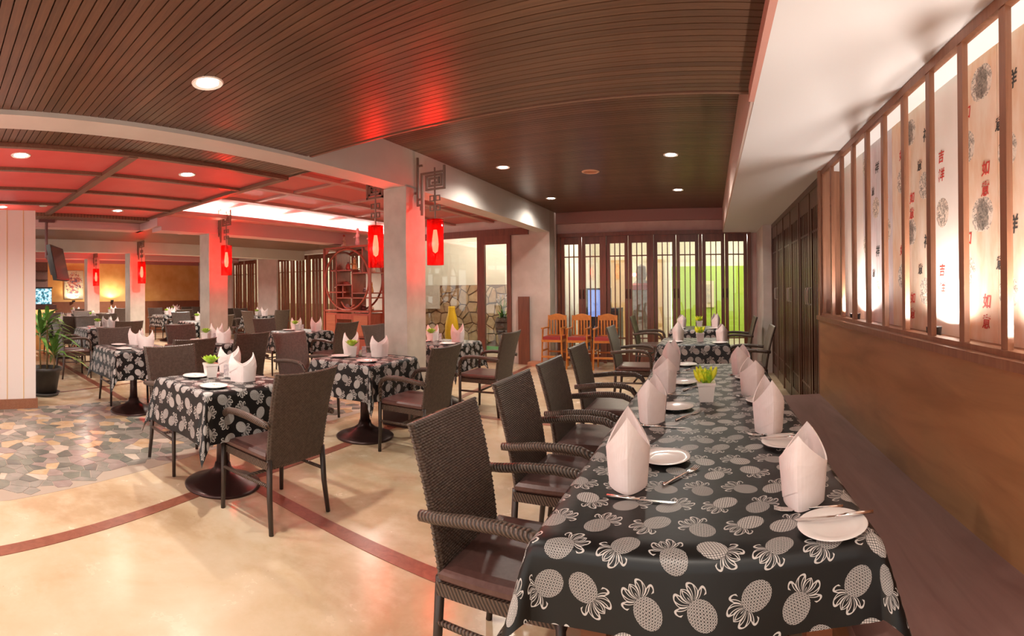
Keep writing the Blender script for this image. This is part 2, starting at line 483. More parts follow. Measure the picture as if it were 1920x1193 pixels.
for i in range(76): link('ceiling_board', me, ceil_left, (0, -.6 + i * PITCH, 0))
# second bay: raised tray with a cove lamp
ZT = 2.74
tray = struct('ceiling', MB().box(-6.62, 3.25, ZT + .012, -3.17, YB, ZT + .06), ceil_dark_m, 'raised red ceiling tray lit by the cove lamp', 'ceiling')
xt = [-3.2, -4.1, -4.95, -5.8, -6.6]; yt = [3.3, 4.4, 5.5, 6.6, 7.7, 8.9]
pk = mat('pale_red_panel', (.62, .16, .15), .55)
for i in range(4):
    for j in range(5):
        MB().box(xt[i + 1] + .03, yt[j] + .03, ZT, xt[i] - .03, yt[j + 1] - .03, ZT + .012).build('red_panel', pk, tray)
rp = mat('pink_rib_paint', (.50, .26, .22), .5)
for x in xt: MB().box(x - .05, 3.3, ZT - .04, x + .05, 8.95, ZT + .01).build('rib', rp, tray)
for y in yt: MB().box(-6.6, y - .04, ZT - .03, -3.2, y + .04, ZT + .008).build('rib', rp, tray)
MB().box(-6.62, 3.22, ZL, -3.17, 3.27, ZT + .05).build('tray_edge', rib_m, tray)
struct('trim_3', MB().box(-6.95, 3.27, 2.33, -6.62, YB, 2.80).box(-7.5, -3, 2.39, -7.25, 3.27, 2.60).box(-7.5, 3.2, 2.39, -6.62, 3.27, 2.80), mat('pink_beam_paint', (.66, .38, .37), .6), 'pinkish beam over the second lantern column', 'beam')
cove = empty('cove_light', (0, 0, 0), 0, 'white cove lamp strip on a ledge of the pinkish beam', 'cove light')
MB().box(-6.62, 3.35, 2.545, -6.36, 8.8, 2.575).build('ledge', mat('ledge_paint', (.60, .30, .26), .6), cove)
MB().box(-6.39, 3.35, 2.575, -6.36, 8.8, 2.60).build('ledge_lip', mat('ledge_paint', (.6, .3, .26), .6), cove)
MB().tube([(-6.50, 3.4, 2.60), (-6.50, 8.75, 2.60)], .016, 8).build('lamp_tube', emis('cove_tube', (1.0, .86, .78), 30), cove)
d = bpy.data.lights.new('cove_glow', 'AREA'); d.shape = 'RECTANGLE'; d.size = .06; d.size_y = 5.2; d.energy = 26; d.color = (1, .86, .8)
lo = link('cove_glow', d, cove, (-6.49, 6.05, 2.63)); lo.rotation_euler = (PI, 0, 0)
# ceilings further left
strm = stripes('board_ceiling_stripes', (.16, .075, .045), (.03, .012, .008), .05)
struct('ceiling', MB().box(-9.85, -3, 2.50, -6.9, YB, 2.56), strm, 'reddish brown boarded ceiling between the left columns', 'ceiling')
struct('trim_4', MB().box(-10.12, -3, 2.25, -9.85, YB, 2.60), beam_m, 'grey painted beam over the third column', 'beam')
struct('ceiling', MB().box(-15.6, -3, 2.47, -10.12, YB, 2.53), red_ceiling_m, 'far red ceiling before the yellow wall', 'ceiling')
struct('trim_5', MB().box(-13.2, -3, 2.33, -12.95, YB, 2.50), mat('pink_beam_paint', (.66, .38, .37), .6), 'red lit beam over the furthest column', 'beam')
for i, x in enumerate((-11.0, -11.9)): struct('trim_%d' % (6 + i), MB().box(x - .04, -3, 2.43, x + .04, YB, 2.47), rib_m, ('nearer' if i == 0 else 'further') + ' thin wooden rib on the far red ceiling', 'rib')

# ------------------------------------------------------------------ columns and lanterns
def column(x, label, top=2.5):
    c = empty('column', (x, 4.29, 0), 0, label, 'column', None, 'structure')
    MB().box(-.145, -.175, 0, .145, .175, top).build('shaft', column_m, c)
    return c
c1 = column(-3.055, 'big plaster column with a red lantern on each side', ZB)
MB().box(-.165, -.195, 0, .165, .195, .22).build('plinth', mat('plinth_wood', (.075, .035, .03), .4), c1)
column(-6.78, 'second plaster column, lit red by its lantern', 2.34)
column(-10.02, 'third plaster column from the right, slim in the distance', 2.26)
column(-13.07, 'furthest plaster column near the painting', 2.34)
def make_lantern(sgn):
    L = empty('wall_lantern')
    tag(L, None, 'lantern', 'red glass lanterns on fretwork brackets')
    b = MB(); w = .020
    def seg(pts):
        for a, c in zip(pts, pts[1:]):
            x0, x1 = sorted((a[0], c[0])); z0, z1 = sorted((a[1], c[1]))
            b.box(sgn * x0 - w / 2 if sgn > 0 else -x1 - w / 2, -w / 2, z0 - w / 2, (x1 if sgn > 0 else -x0) + w / 2, w / 2, z1 + w / 2)
    # x measured outward from the column face, z absolute
    seg([(.035, 2.78), (.035, 2.29), (.075, 2.29), (.075, 2.245)])
    seg([(.085, 2.19), (.085, 2.61), (.36, 2.61)])
    seg([(.36, 2.66), (.36, 2.44), (.145, 2.44), (.145, 2.58), (.325, 2.58), (.325, 2.475), (.18, 2.475), (.18, 2.55), (.29, 2.55), (.29, 2.505), (.22, 2.505)])
    seg([(.035, 2.70), (.085, 2.70)]) ; seg([(.0, 2.42), (.035, 2.42)]); seg([(.035, 2.35), (.085, 2.35)])
    b.build('bracket', bracket_m, L)
    xc = sgn * .245
    MB().tube([(xc, 0, 2.66), (xc, 0, 2.12)], .009, 8).build('rod', bracket_m, L)
    for z in (2.345, 2.245):
        k = MB()
        for dx in (-.035, .035):
            k.box(xc + dx - .022, -.008, z - .03, xc + dx + .022, .008, z - .02); k.box(xc + dx - .022, -.008, z + .02, xc + dx + .022, .008, z + .03)
            k.box(xc + dx - .027, -.008, z - .03, xc + dx - .019, .008, z + .03); k.box(xc + dx + .019, -.008, z - .03, xc + dx + .027, .008, z + .03)
        k.build('link', bracket_m, L)
    g = MB(); n = 40; vs = []; fs = []
    for z in (1.66, 2.125):
        for rr in (.086, .082):
            vs += [(xc + rr * math.cos(2 * PI * k / n), rr * math.sin(2 * PI * k / n), z) for k in range(n)]
    for k in range(n):
        j = (k + 1) % n
        fs += [(k, j, 2 * n + j, 2 * n + k), (n + j, n + k, 3 * n + k, 3 * n + j), (k, n + k, n + j, j), (2 * n + k, 2 * n + j, 3 * n + j, 3 * n + k)]
    g.add(vs, fs).build('glass_cylinder', lantern_m, L, True)
    MB().lathe([(0, 2.13), (.03, 2.13), (.03, 2.06), (.018, 2.02), (0, 2.02)], 16, (xc, 0)).build('lamp_holder', bracket_m, L)
    MB().lathe([(0, 1.78), (.026, 1.80), (.034, 1.86), (.031, 1.93), (.018, 2.02), (0, 2.02)], 16, (xc, 0)).build('bulb', bulb_m, L, True)
    cr = MB().box(xc - .085, -.005, 2.115, xc + .085, .005, 2.125).box(xc - .005, -.085, 2.115, xc + .005, .085, 2.125)
    cr.build('spider', bracket_m, L)
    return L
LR = Proto(make_lantern(1)); LL = Proto(make_lantern(-1))
def lantern(pr, x, y, label, e, dz=0):
    o = pr.put((x, y, dz), 0, label)
    xc = .245 if pr is LR else -.245
    lamp('lantern_glow', 'POINT', (x + xc, y, 1.88 + dz), e, (1.0, .72, .52), .04)
lantern(LR, -2.91, 4.28, 'large red lantern on the right side of the big column', 75)
lantern(LL, -3.20, 4.28, 'red lantern partly hidden left of the big column', 60)
lantern(LR, -6.635, 4.28, 'red lantern on the second column', 70)
lantern(LR, -9.875, 4.28, 'small red lantern on the third column', 60, -.07)
lantern(LR, -12.925, 4.28, 'smallest red lantern, on the furthest column', 60, -.08)
lamp('red_lantern_behind', 'POINT', (-3.0, -1.0, 1.95), 34, (1.0, .06, .06), .08)   # the next lantern of the row, behind the camera

# ------------------------------------------------------------------ back wall with folding doors
wall_m = plaster_m
bw = MB()
bw.box(-2.95, YB, 2.47, .75, YB + .15, 2.95)                   # above the right folding doors
bw.box(.72, YB, 0, 1.4, YB + .15, 2.95)
bw.box(-3.15, YB - .1, 0, -2.92, YB + .15, 2.95)
struct('wall_back', bw, plaster_pink_m, 'rough pinkish plaster wall around the folding glass doors', 'wall')
struct('trim_8', MB().box(-2.92, YB - .09, 2.66, .23, YB + .02, ZF), mat('ceiling_fascia', (.34, .17, .15), .6), 'plum painted band above the folding glass doors', 'trim')
struct('pillar', MB().box(.86, 8.0, 0, 1.4, YB, 2.42), plaster_m, 'plaster pillar in the right corner by the dark doors', 'pillar')
def leaf(w, h, wood_m, nb, bw_, pane, cross=(2.02, .47), top=.14, hnd=None, solid=False):
    """one folding leaf standing in the x-z plane, x from 0 to w; facing -y"""
    L = empty('folding_door'); tag(L, None, 'door', None, 'structure')
    st = .066
    for x in (0.004, w - st - .004): MB().box(x, -.02, .01, x + st, .02, h).build('stile', wood_m, L)
    MB().box(st, -.02, h - top, w - st, .02, h).build('rail', wood_m, L)
    MB().box(st, -.02, .01, w - st, .02, .16).build('rail', wood_m, L)
    gw = w - 2 * st
    for i in range(nb):
        x = st + gw * (i + 1) / (nb + 1)
        MB().box(x - bw_ / 2, -.014, .16, x + bw_ / 2, .014, h - top).build('bar', wood_m, L)
    for z in cross: MB().box(st, -.013, z - .011, w - st, .013, z + .011).build('crossbar', wood_m, L)
    MB().box(st, -.003, .16, w - st, .003, h - top).build('pane', pane, L)
    return L
def handle(side, w, m, parent=None):
    x = .035 if side < 0 else w - .035
    return MB().tube([(x, -.02, 1.22), (x, -.055, 1.225), (x, -.06, 1.25), (x, -.06, 1.36), (x, -.055, 1.385), (x, -.02, 1.39)], .008, 6)
DW = 3.60 / 8 - .012
fr = MB()
for k in range(5): x = -2.88 + k * .90; fr.box(x - .03, YB - .06, 0, x + .03, YB + .05, 2.40)
fr.box(-2.913, YB - .065, 2.40, .753, YB + .05, 2.471)
struct('door_frame', fr, door_wood_m, 'reddish wooden frame of the folding glass doors', 'door frame')
proto = [leaf(.42, 2.40, door_wood_m, 2, .018, pane_m) for _ in range(1)][0]
h1 = handle(1, .42, dark_handle_m).build('handle', dark_handle_m, proto)
proto2 = leaf(.42, 2.40, door_wood_m, 2, .018, pane_m)
h2 = handle(-1, .42, dark_handle_m).build('handle', dark_handle_m, proto2)
PA, PB = Proto(proto), Proto(proto2)
ordn = ['first', 'second', 'third', 'fourth', 'fifth', 'sixth', 'seventh', 'eighth']
for k in range(8):
    pr = PA if k % 2 == 0 else PB
    o = pr.put((-2.85 + (k // 2) * .90 + (k % 2) * .42, YB, 0), 0, ordn[k] + ' glazed folding door leaf from the high chairs', 'glazed folding doors of the back wall')
    o.name = 'door_%d' % (k + 1)
# right wall: dark folding doors, wainscot and screen
XD = 1.03
rw = MB().box(XD + .06, 4.28, 0, XD + .2, 8.05, 2.42); rw.box(XD + .02, 4.28, 2.36, XD + .2, 8.05, 2.42)
struct('wall_right_far', rw, mat('dark_niche', (.02, .012, .01), .6), 'dark wall behind the brown folding doors', 'wall')
dpane = mat('night_glass', (.015, .011, .010), .12)
dk = leaf(.58, 2.36, dark_door_m, 5, .04, dpane, (1.95, .35), .18)
handle(1, .58, handle_m).build('handle', handle_m, dk)
dk2 = leaf(.58, 2.36, dark_door_m, 5, .04, dpane, (1.95, .35), .18)
handle(-1, .58, handle_m).build('handle', handle_m, dk2)
DA, DB = Proto(dk), Proto(dk2)
for k in range(6):
    o = (DA if k % 2 == 0 else DB).put((XD, 7.98 - k * .615, 0), -PI / 2, ordn[k] + ' dark brown folding leaf from the corner pillar', 'dark folding doors on the right')
    o.name = 'door_%d' % (9 + k)
for k in range(4):
    struct('door_jamb', MB().box(XD - .03, 8.0 - k * 1.23 - .03, 0, XD + .05, 8.0 - k * 1.23 + .03, 2.36), dark_door_m, ordn[k] + ' dark door post of the brown folding doors from the corner pillar', 'door post')
struct('trim_9', MB().box(XD - .03, 4.28, 2.355, XD + .05, 8.03, 2.42), dark_door_m, 'dark head rail over the brown folding doors', 'trim')
wr = struct('wall_right', MB().box(1.16, -2.0, 1.05, 1.40, 4.28, 2.42), mat('screen_wall_paint', (.82, .74, .66), .8), 'papered wall behind the wooden screen', 'wall')
struct('wall_right_end', MB().box(.95, 4.22, 0, 1.42, 4.28, 2.42), slat_m, 'wooden end panel of the calligraphy screen', 'wall')
ws = struct('wall_wainscot', MB().box(.95, -2.0, 0, 1.16, 4.22, 1.13), wainscot_m, 'orange brown veneered wainscot behind the bench', 'wainscot')
MB().box(.925, -2.0, 1.115, 1.16, 4.24, 1.15).build('ledge', slat_m, ws)
paper_cream = mat('cream_wallpaper', (.72, .52, .35), .85, var=(.82, .70, .57), scale=3.5, sx=(1, 3, 1))
paper_warm = mat('warm_wallpaper', (.76, .50, .32), .85, var=(.85, .70, .56), scale=3.5, sx=(1, 3, 1))
paper_lav = mat('lavender_wallpaper', (.62, .54, .54), .85, var=(.76, .70, .70), scale=4, sx=(1, 3, 1))
paper_pale = mat('pale_wallpaper', (.84, .78, .70), .85, var=(.90, .85, .78), scale=3)
SY = [4.19 - .306 * i for i in range(16)]
for i in range(15):
    m = [paper_pale, paper_pale, paper_lav, paper_lav, paper_warm, paper_cream, paper_pale, paper_warm, paper_warm, paper_pale, paper_warm, paper_cream, paper_warm, paper_pale, paper_cream][i]
    MB().box(1.152, SY[i + 1] + .002, 1.15, 1.16, SY[i] - .002, 2.42).build('wallpaper_panel', m, wr)
scr = empty('slatted_screen', (.985, 4.2, 1.15), 0, 'tall wooden slat screen standing on the wainscot', 'screen')
for y in SY: MB().box(-.013, y - 4.2 - .021, 0, .013, y - 4.2 + .021, 1.225).build('slat', slat_m, scr)
MB().box(-.017, -6.2, 1.225, .017, .02, 1.268).build('top_rail', slat_m, scr)
MB().box(-.02, -6.2, -.0, .03, .02, .022).build('bottom_rail', slat_m, scr)
ink_red = mat('red_ink', (.55, .045, .03), .8); ink_black = mat('black_ink', (.05, .045, .04), .8)
def character(ch, y, z, m, size):
    cu = bpy.data.curves.new('painted_character', 'FONT'); cu.body = ch; cu.size = size; cu.align_x = 'CENTER'; cu.align_y = 'CENTER'
    cu.offset = .0012; cu.shear = .15; cu.extrude = .0004; cu.materials.append(m)
    return link('painted_character', cu, wr, (1.1512, y, z), (PI / 2, 0, -PI / 2))
def medallion_mat():
    t = NT('ink_medallion'); v = t.coord('Object'); n = t.noise(v, 42, 3, .7, 1.2)
    t.link(t.ramp(n, [(.40, (.26, .22, .18)), (.56, (.82, .70, .58))]), t.b.inputs['Base Color']); t.b.inputs['Roughness'].default_value = .85
    return t.m
med_m = medallion_mat()
med_me = MB().lathe([(.0, 0), (.070, 0), (.070, .0006), (0, .0006)], 28, sy=1.08).mesh('ink_medallion', med_m)
for yb in (1.03, 1.84, 2.65, 3.46):
    for zb in (0, .585, 1.17 - .0):
        for ch, dy, z, m, s in (('如', 0, 1.325, ink_red, .068), ('意', .005, 1.235, ink_red, .068), ('吉', .43, 1.475, ink_red, .066), ('祥', .43, 1.38, ink_red, .070), ('意', .70, 1.49, ink_black, .062), ('祥', .61, 1.64, ink_black, .080), ('如', .16, 1.615, ink_red, .066)):
            y, zz = yb + dy, z + zb
            if 1.19 < zz < 2.38 and .9 < y < 3.52 and True: character(ch, y, zz, m, s)
        for dy, z in ((.42, 1.19), (.05, 1.715), (.16, 1.46), (.64, 1.37), (.82, 1.13)):
            y, zz = yb + dy, z + zb
            if 1.23 < zz < 2.34 and .9 < y < 3.52: link('ink_medallion', med_me, wr, (1.1525, y, zz), (PI / 2, 0, -PI / 2))
for i, y in enumerate((.40, 1.31, 2.17, 3.50)):
    u = empty('uplight', (1.055, y, 1.15), 0, ['nearest uplight glowing at the foot of the papered wall', 'second uplight from the front behind the slats', 'third uplight behind the slats, brightest on the paper', 'furthest uplight behind the slats'][i], 'uplight', 'uplights behind the slats')
    MB().lathe([(0, 0), (.035, 0), (.04, .05), (.034, .05), (.03, .03), (0, .03)], 18).build('housing', black_m, u)
    MB().lathe([(0, .031), (.028, .031), (.028, .034), (0, .034)], 18).build('lens', lens_m, u)
    lamp('uplight_beam', 'SPOT', (1.045, y, 1.205), 23, (1.0, .90, .82), .03, (PI, 0, 0), 175, .4)
bench = empty('wall_bench', (.62, 1.2, 0), 0, 'long brown bench running along the wainscot', 'bench')
MB().box(-.24, -3.0, .41, .33, 3.08, .45).build('seat', bench_m, bench)
MB().box(-.20, -3.0, 0, -.16, 3.05, .41).build('front_panel', wainscot_m, bench)
MB().box(-.20, 3.05, 0, .33, 3.07, .41).build('end_panel', wainscot_m, bench)

# ------------------------------------------------------------------ glass entrance left of the pillar, wall of slatted doors
gw = MB().box(-3.70, 8.66, 0, -2.92, 8.95, 2.95); gw.box(-6.6, 8.66, 2.56, -3.7, 8.80, 2.95)
struct('wall_entrance', gw, plaster_m, 'plaster pier between glass entrance and high chairs', 'wall')
ge = empty('door_15', (-4.4, 8.64, 0), 0, 'wood framed glass entrance beside the plaster pier', 'door', None, 'structure')
MB().box(-2.1, -.03, 2.44, 1.07, .03, 2.57).build('header', door_wood_m, ge)
MB().box(.0, -.035, 0, .16, .035, 2.44).build('post', door_wood_m, ge)
MB().box(.63, -.03, 0, .71, .03, 2.44).build('post', door_wood_m, ge)
MB().box(.16, -.03, 0, .63, .03, .10).build('bottom_rail', door_wood_m, ge)
MB().box(.16, -.03, 2.28, .63, .03, 2.44).build('top_rail', door_wood_m, ge)
MB().box(.16, -.004, .1, .63, .004, 2.28).build('pane', pane_m, ge)
MB().box(-2.1, -.004, .0, .0, .004, 2.44).build('pane', pane_m, ge)
ld = MB().box(-.11, -.02, 0, .11, .02, 1.27)
o = ld.build('plank_panel', door_wood_m, None, False, (-3.42, 8.60, 0)); tag(o, 'tall brown wooden board against the plaster pier', 'board')
o = MB().box(-.19, -.11, 0, .19, .11, .07).build('door_step', mat('terracotta_step', (.55, .25, .14), .6), None, False, (-3.1, 8.54, 0)); tag(o, 'terracotta slab at the foot of the pier', 'slab')
# wall behind the display cabinet and further left
sw = MB()
for x0, x1 in ((-7.80, -6.5), (-11.95, -11.05), (-15.65, -13.35)): sw.box(x0, YB, 0, x1, YB + .2, 2.42)
sw.box(-18.5, YB, 2.40, -6.5, YB + .2, 2.95)
struct('wall_far', sw, plaster_m, 'plaster wall holding the slatted doors behind the cabinet', 'wall')
sl = leaf(.62, 2.39, door_wood_m, 3, .088, pane_m, (1.95,), .12)
SA = Proto(sl)
k = 0
for x0, n in ((-11.03, 5), (-13.33, 2), (-18.2, 4)):
    for i in range(n):
        o = SA.put((x0 + i * .645, YB + .05, 0), 0, ['%s slatted door leaf of the row behind the display cabinet, from the left', '%s slatted door leaf of the pair beside the second column', '%s slatted door leaf from the yellow wall'][[5, 2, 4].index(n)] % (['first', 'second', 'third', 'fourth', 'fifth', 'sixth', 'seventh', 'eighth', 'ninth'][i]), 'slatted doors of the far wall')
        o.name = 'door_%d' % (16 + k); k += 1
# outside lit walls behind them
tw = MB().box(-19, 11.2, 1.0, -8.8, 11.35, 3.0)
struct('wall_outside', tw, mat('cream_wall', (.86, .80, .66), .8), 'cream wall seen through the slatted doors', 'wall')
struct('wall_outside_low', MB().box(-19, 11.15, 0, -8.8, 11.35, 1.0), mat('brown_dado', (.36, .24, .12), .8), 'brown dado seen through the slatted doors', 'wall')
for x in (-10, -12.4, -16.5): lamp('corridor_lamp', 'POINT', (x, 10.2, 2.3), 50, (1, .9, .72), .1)
struct('floor_outside', MB().box(-19, YB + .05, -.12, 4.5, 16, -.005), mat('outside_tile', (.55, .47, .38), .5, var=(.62, .54, .44), scale=3), 'pale floor of the rooms behind the doors', 'floor')
struct('ceiling_outside', MB().box(-19, YB + .2, 2.95, 4.5, 16, 3.0), mat('outside_ceiling', (.75, .72, .66), .8), 'pale ceiling of the rooms behind the doors', 'ceiling')
st_m = [mat('stone_' + n, c, .8, var=v, scale=7, bump=.4) for n, c, v in (('a', (.42, .27, .16), (.56, .38, .24)), ('b', (.36, .22, .13), (.48, .32, .20)), ('c', (.52, .36, .23), (.62, .46, .32)))]
sto = struct('wall_stone', MB().box(-8.8, 11.06, 0, -3.4, 11.2, 1.53), mat('stone_mortar', (.20, .12, .08), .9), 'stone clad wall seen through the glass entrance', 'wall')
for p, q in voronoi(-8.0, .02, -3.5, 1.52, .235, 11, .02):
    mb = MB(); n = len(q); d = .02 + .03 * random.random()
    mb.add([(x, 11.06, z) for x, z in q] + [(p[0] + (x - p[0]) * .92, 11.06 - d, p[1] + (z - p[1]) * .92) for x, z in q], [tuple(range(n, 2 * n))] + [(i, n + i, n + (i + 1) % n, (i + 1) % n) for i in range(n)])
    mb.build('stone', random.choice(st_m), sto)
struct('wall_stone_upper', MB().box(-8.8, 11.1, 1.53, -3.4, 11.25, 2.95), mat('entry_white', (.84, .79, .71), .8), 'cream wall above the stone cladding', 'wall')
struct('wall_entry_box', MB().box(-7.2, 10.95, .92, -6.72, 11.0, 1.53), mat('entry_grey', (.66, .58, .54), .8), 'pale box on the stone wall beside the column', 'panel')
struct('wall_entry_side', MB().box(-3.45, YB + .15, 0, -3.30, 16, 2.95), mat('entry_white', (.84, .79, .71), .8), 'cream side wall of the glass entrance', 'wall')
lamp('entry_lamp', 'POINT', (-5.6, 9.9, 2.6), 30, (1, .88, .72), .1)
lamp('entry_lamp', 'POINT', (-4.3, 10.2, 2.6), 24, (1, .85, .68), .1)
o = MB().box(-6.3, 10.0, -.004, -4.2, 10.95, .02).build('green_mat', mat('artificial_turf', (.05, .26, .06), .9, bump=.5, scale=200)); tag(o, 'green turf mat outside the glass entrance', 'mat')
# room behind the folding doors
struct('wall_green', MB().box(-1.1, 14.0, 0, 4.5, 14.15, 2.02), mat('lime_paint', (.42, .60, .06), .7), 'lime green wall seen through the folding doors', 'wall')
struct('wall_green_upper', MB().box(-1.1, 14.02, 2.02, 4.5, 14.17, 2.95), mat('cream_panel', (.84, .78, .62), .7), 'cream wall band above the lime green wall', 'wall')
struct('wall_room_left', MB().box(-3.3, 13.6, 0, -1.1, 13.75, 2.95), mat('cream_panel', (.84, .78, .62), .7), 'cream wall seen through the left folding doors', 'wall')
for i, x in enumerate((-2.75, -1.75)):
    o = MB().box(x, 13.48, .0, x + .45, 13.58, 2.2).build('wood_panel', wood('pale_ash', (.55, .33, .14), (.70, .46, .22), .5, (6, 6, 1))); tag(o, ('left' if i == 0 else 'right') + ' tall ash wood panel in the room behind the doors', 'panel')
struct('wall_brick_pier', MB().box(.78, 10.4, 0, 1.3, 10.9, 2.95), mat('dark_mortar', (.35, .34, .32), .8), 'grey brick pier behind the last folding door', 'pier')
pier = bpy.data.objects['wall_brick_pier']
bm_ = mat('grey_brick', (.10, .085, .075), .6, var=(.16, .14, .12), scale=6)
bme = MB().box(0, -.006, 0, .24, .02, .075).mesh('brick', bm_); bme2 = MB().box(-.006, 0, 0, .02, .24, .075).mesh('brick', bm_)
for r_ in range(27):
    for c in range(2):
        link('brick', bme, pier, (.79 + c * .255, 10.4, .03 + r_ * .09)); link('brick', bme2, pier, (.78, 10.41 + c * .245, .03 + r_ * .09))
lamp('green_room_lamp', 'POINT', (.4, 12.4, 2.7), 62, (1, .95, .82), .1); lamp('green_room_lamp', 'POINT', (-2.1, 11.6, 2.7), 62, (1, .9, .75), .1)
t_ = empty('gallery_frame', (-.15, 13.97, 1.15), 0, 'small framed picture on the lime green wall', 'picture')
MB().box(-.25, -.03, -.3, .25, 0, .45).build('frame', mat('pale_frame', (.70, .60, .35), .5), t_); MB().box(-.17, -.035, -.2, .17, -.028, .35).build('picture', mat('sepia_print', (.55, .45, .25), .6, var=(.35, .3, .2), scale=12), t_)
t_ = empty('console_desk', (-2.55, 11.4, 0), 0, 'dark desk with a glowing blue screen behind the doors', 'desk')
MB().box(-.45, -.3, 0, .45, .3, .95).build('body', mat('navy_desk', (.03, .03, .06), .4), t_)
MB().box(-.30, -.31, .72, .28, -.25, 1.42, Matrix.Rotation(.0, 4, 'X')).build('screen_back', black_m, t_)
MB().box(-.26, -.316, .76, .24, -.311, 1.38).build('screen', mat('blue_screen', (.05, .05, .1), .3, emit=(.25, .35, .8), estr=.8), t_)
t_ = empty('coat_figure', (-1.55, 11.0, 0), 0, 'tall carved figure with a red collar behind the doors', 'statue')
MB().lathe([(0, .4), (.22, .42), (.20, .9), (.26, 1.25), (.20, 1.5), (.1, 1.6), (.13, 1.72), (.1, 1.9), (0, 1.95)], 18, sy=.7).build('carving', mat('grey_carving', (.32, .27, .22), .8, var=(.5, .42, .36), scale=9, bump=.6), t_)
MB().lathe([(.2, 1.36), (.262, 1.38), (.245, 1.48), (.18, 1.52)], 18, sy=.72).build('collar', mat('red_cloth', (.5, .06, .04), .7), t_)
MB().lathe([(0, 0), (.2, 0), (.18, .4), (0, .4)], 16).build('pedestal', mat('cream_panel', (.84, .78, .62), .7), t_)

# ------------------------------------------------------------------ left end: white panel, yellow wall, bar
wp = struct('wall_left', MB().box(-6.35, -2.0, 0, -5.88, 1.21, 2.40), white_wall_m, 'white grooved wall panel at the left edge', 'wall')
for y in (.62, .86, 1.06): MB().box(-5.884, y - .004, .12, -5.876, y + .004, 2.40).build('joint', gold_joint_m, wp)
struct('baseboard_left', MB().box(-6.37, -2.0, 0, -5.86, 1.23, .12), wood('base_wood', (.26, .11, .06), (.36, .17, .10), .4), 'brown wooden skirting under the white wall panel', 'baseboard')
ym = mat('yellow_sponged_paint', (.74, .42, .12), .7, var=(.86, .58, .22), scale=2.2)
struct('wall_yellow', MB().box(-15.7, 1.2, 1.10, -15.5, YB, 2.36), ym, 'sponged orange yellow wall at the far left end', 'wall')
struct('wall_yellow_wainscot', MB().box(-15.72, 1.2, 0, -15.44, YB, 1.10), mat('brown_wainscot', (.22, .085, .04), .5, var=(.28, .11, .055), scale=3), 'brown wainscot below the yellow wall', 'wainscot')
struct('wall_yellow_band', MB().box(-15.7, 1.2, 2.36, -15.48, YB, 2.50), mat('pink_band', (.55, .22, .22), .6), 'pink band above the yellow wall', 'trim')
for i, y in enumerate((4.42, 5.75)):
    lamp('wall_uplight', 'SPOT', (-15.33, y, 1.16), 26, (1, .8, .5), .03, (R(180), 0, 0), 160, .5)
    o = MB().lathe([(0, 0), (.05, 0), (.055, .05), (0, .05)], 14).build('wall_uplight_can', black_m, None, False, (-15.37, y, 1.10)); tag(o, ['small uplight under the painting', 'small uplight right of the furthest column'][i], 'uplight')
def painting_mat():
    t = NT('ink_painting'); v = t.coord('Object', (1, 1.1, 1)); n = t.noise(v, 5.5, 6, .7, 1.5); n2 = t.noise(t.coord('Object', (1, .8, 1.5)), 9, 4)
    tc = t.node('ShaderNodeTexCoord'); sp = t.node('ShaderNodeSeparateXYZ'); t.link(tc.outputs['Object'], sp.inputs[0])
    d = t.M('SQRT', t.M('ADD', t.M('POWER', t.M('MULTIPLY', sp.outputs[1], 3.6), 2.), t.M('POWER', t.M('MULTIPLY', sp.outputs[2], 2.3), 2.)))
    f = t.M('SUBTRACT', n, t.M('MULTIPLY_ADD', d, .28, -.16))
    body = t.ramp(n2, [(.36, (.05, .06, .14)), (.48, (.45, .12, .08)), (.58, (.62, .50, .42)), (.68, (.10, .10, .20))])
    t.link(t.mix(t.M('GREATER_THAN', f, .42), (.62, .58, .42), body), t.b.inputs['Base Color'])
    return t.m
pt = empty('painting', (-15.47, 4.46, 1.66), 0, 'tall canvas with dark blue and red brushwork on the yellow wall', 'painting')
MB().box(-.03, -.31, -.45, 0, .31, .45).build('canvas', painting_mat(), pt)
MB().box(-.03, -.33, -.47, -.005, .33, .47).build('stretcher_frame', mat('canvas_edge', (.5, .45, .32), .7), pt)
# hanging screen
tv = empty('ceiling_screen', (-7.25, 1.78, 0), 0, 'black flat screen hanging tilted from a ceiling pole', 'television')
MB().tube([(0, -.12, 2.5), (0, -.12, 1.93), (0, -.04, 1.86)], .022, 10).build('pole', mat('maroon_pole', (.16, .05, .05), .4), tv)
MB().box(-.06, -.24, 2.46, .06, .0, 2.50).build('ceiling_plate', mat('maroon_pole', (.16, .05, .05), .4), tv)
Mt = Matrix.Translation((-.02, .07, 1.84)) @ Matrix.Rotation(R(-28), 4, 'Z') @ Matrix.Rotation(R(12), 4, 'X')
MB().box(-.42, -.03, -.26, .42, .03, .26, Mt).build('panel', black_m, tv)
MB().box(-.39, .031, -.23, .39, .034, .23, Mt).build('display', mat('dark_display', (.02, .02, .025), .15), tv)
MB().box(-.22, -.10, -.16, .22, -.03, .14, Mt).build('back_housing', mat('tv_back', (.05, .03, .03), .4), tv)
sm = empty('smoke_alarm', (-6.2, 1.38, ZL - .035), 0, 'small white dome on the ceiling above the wall panel', 'smoke alarm')
MB().lathe([(0, 0), (.05, .0), (.06, .03), (0, .035)], 16).build('dome', mat('dome_white', (.8, .76, .7), .5), sm, True)
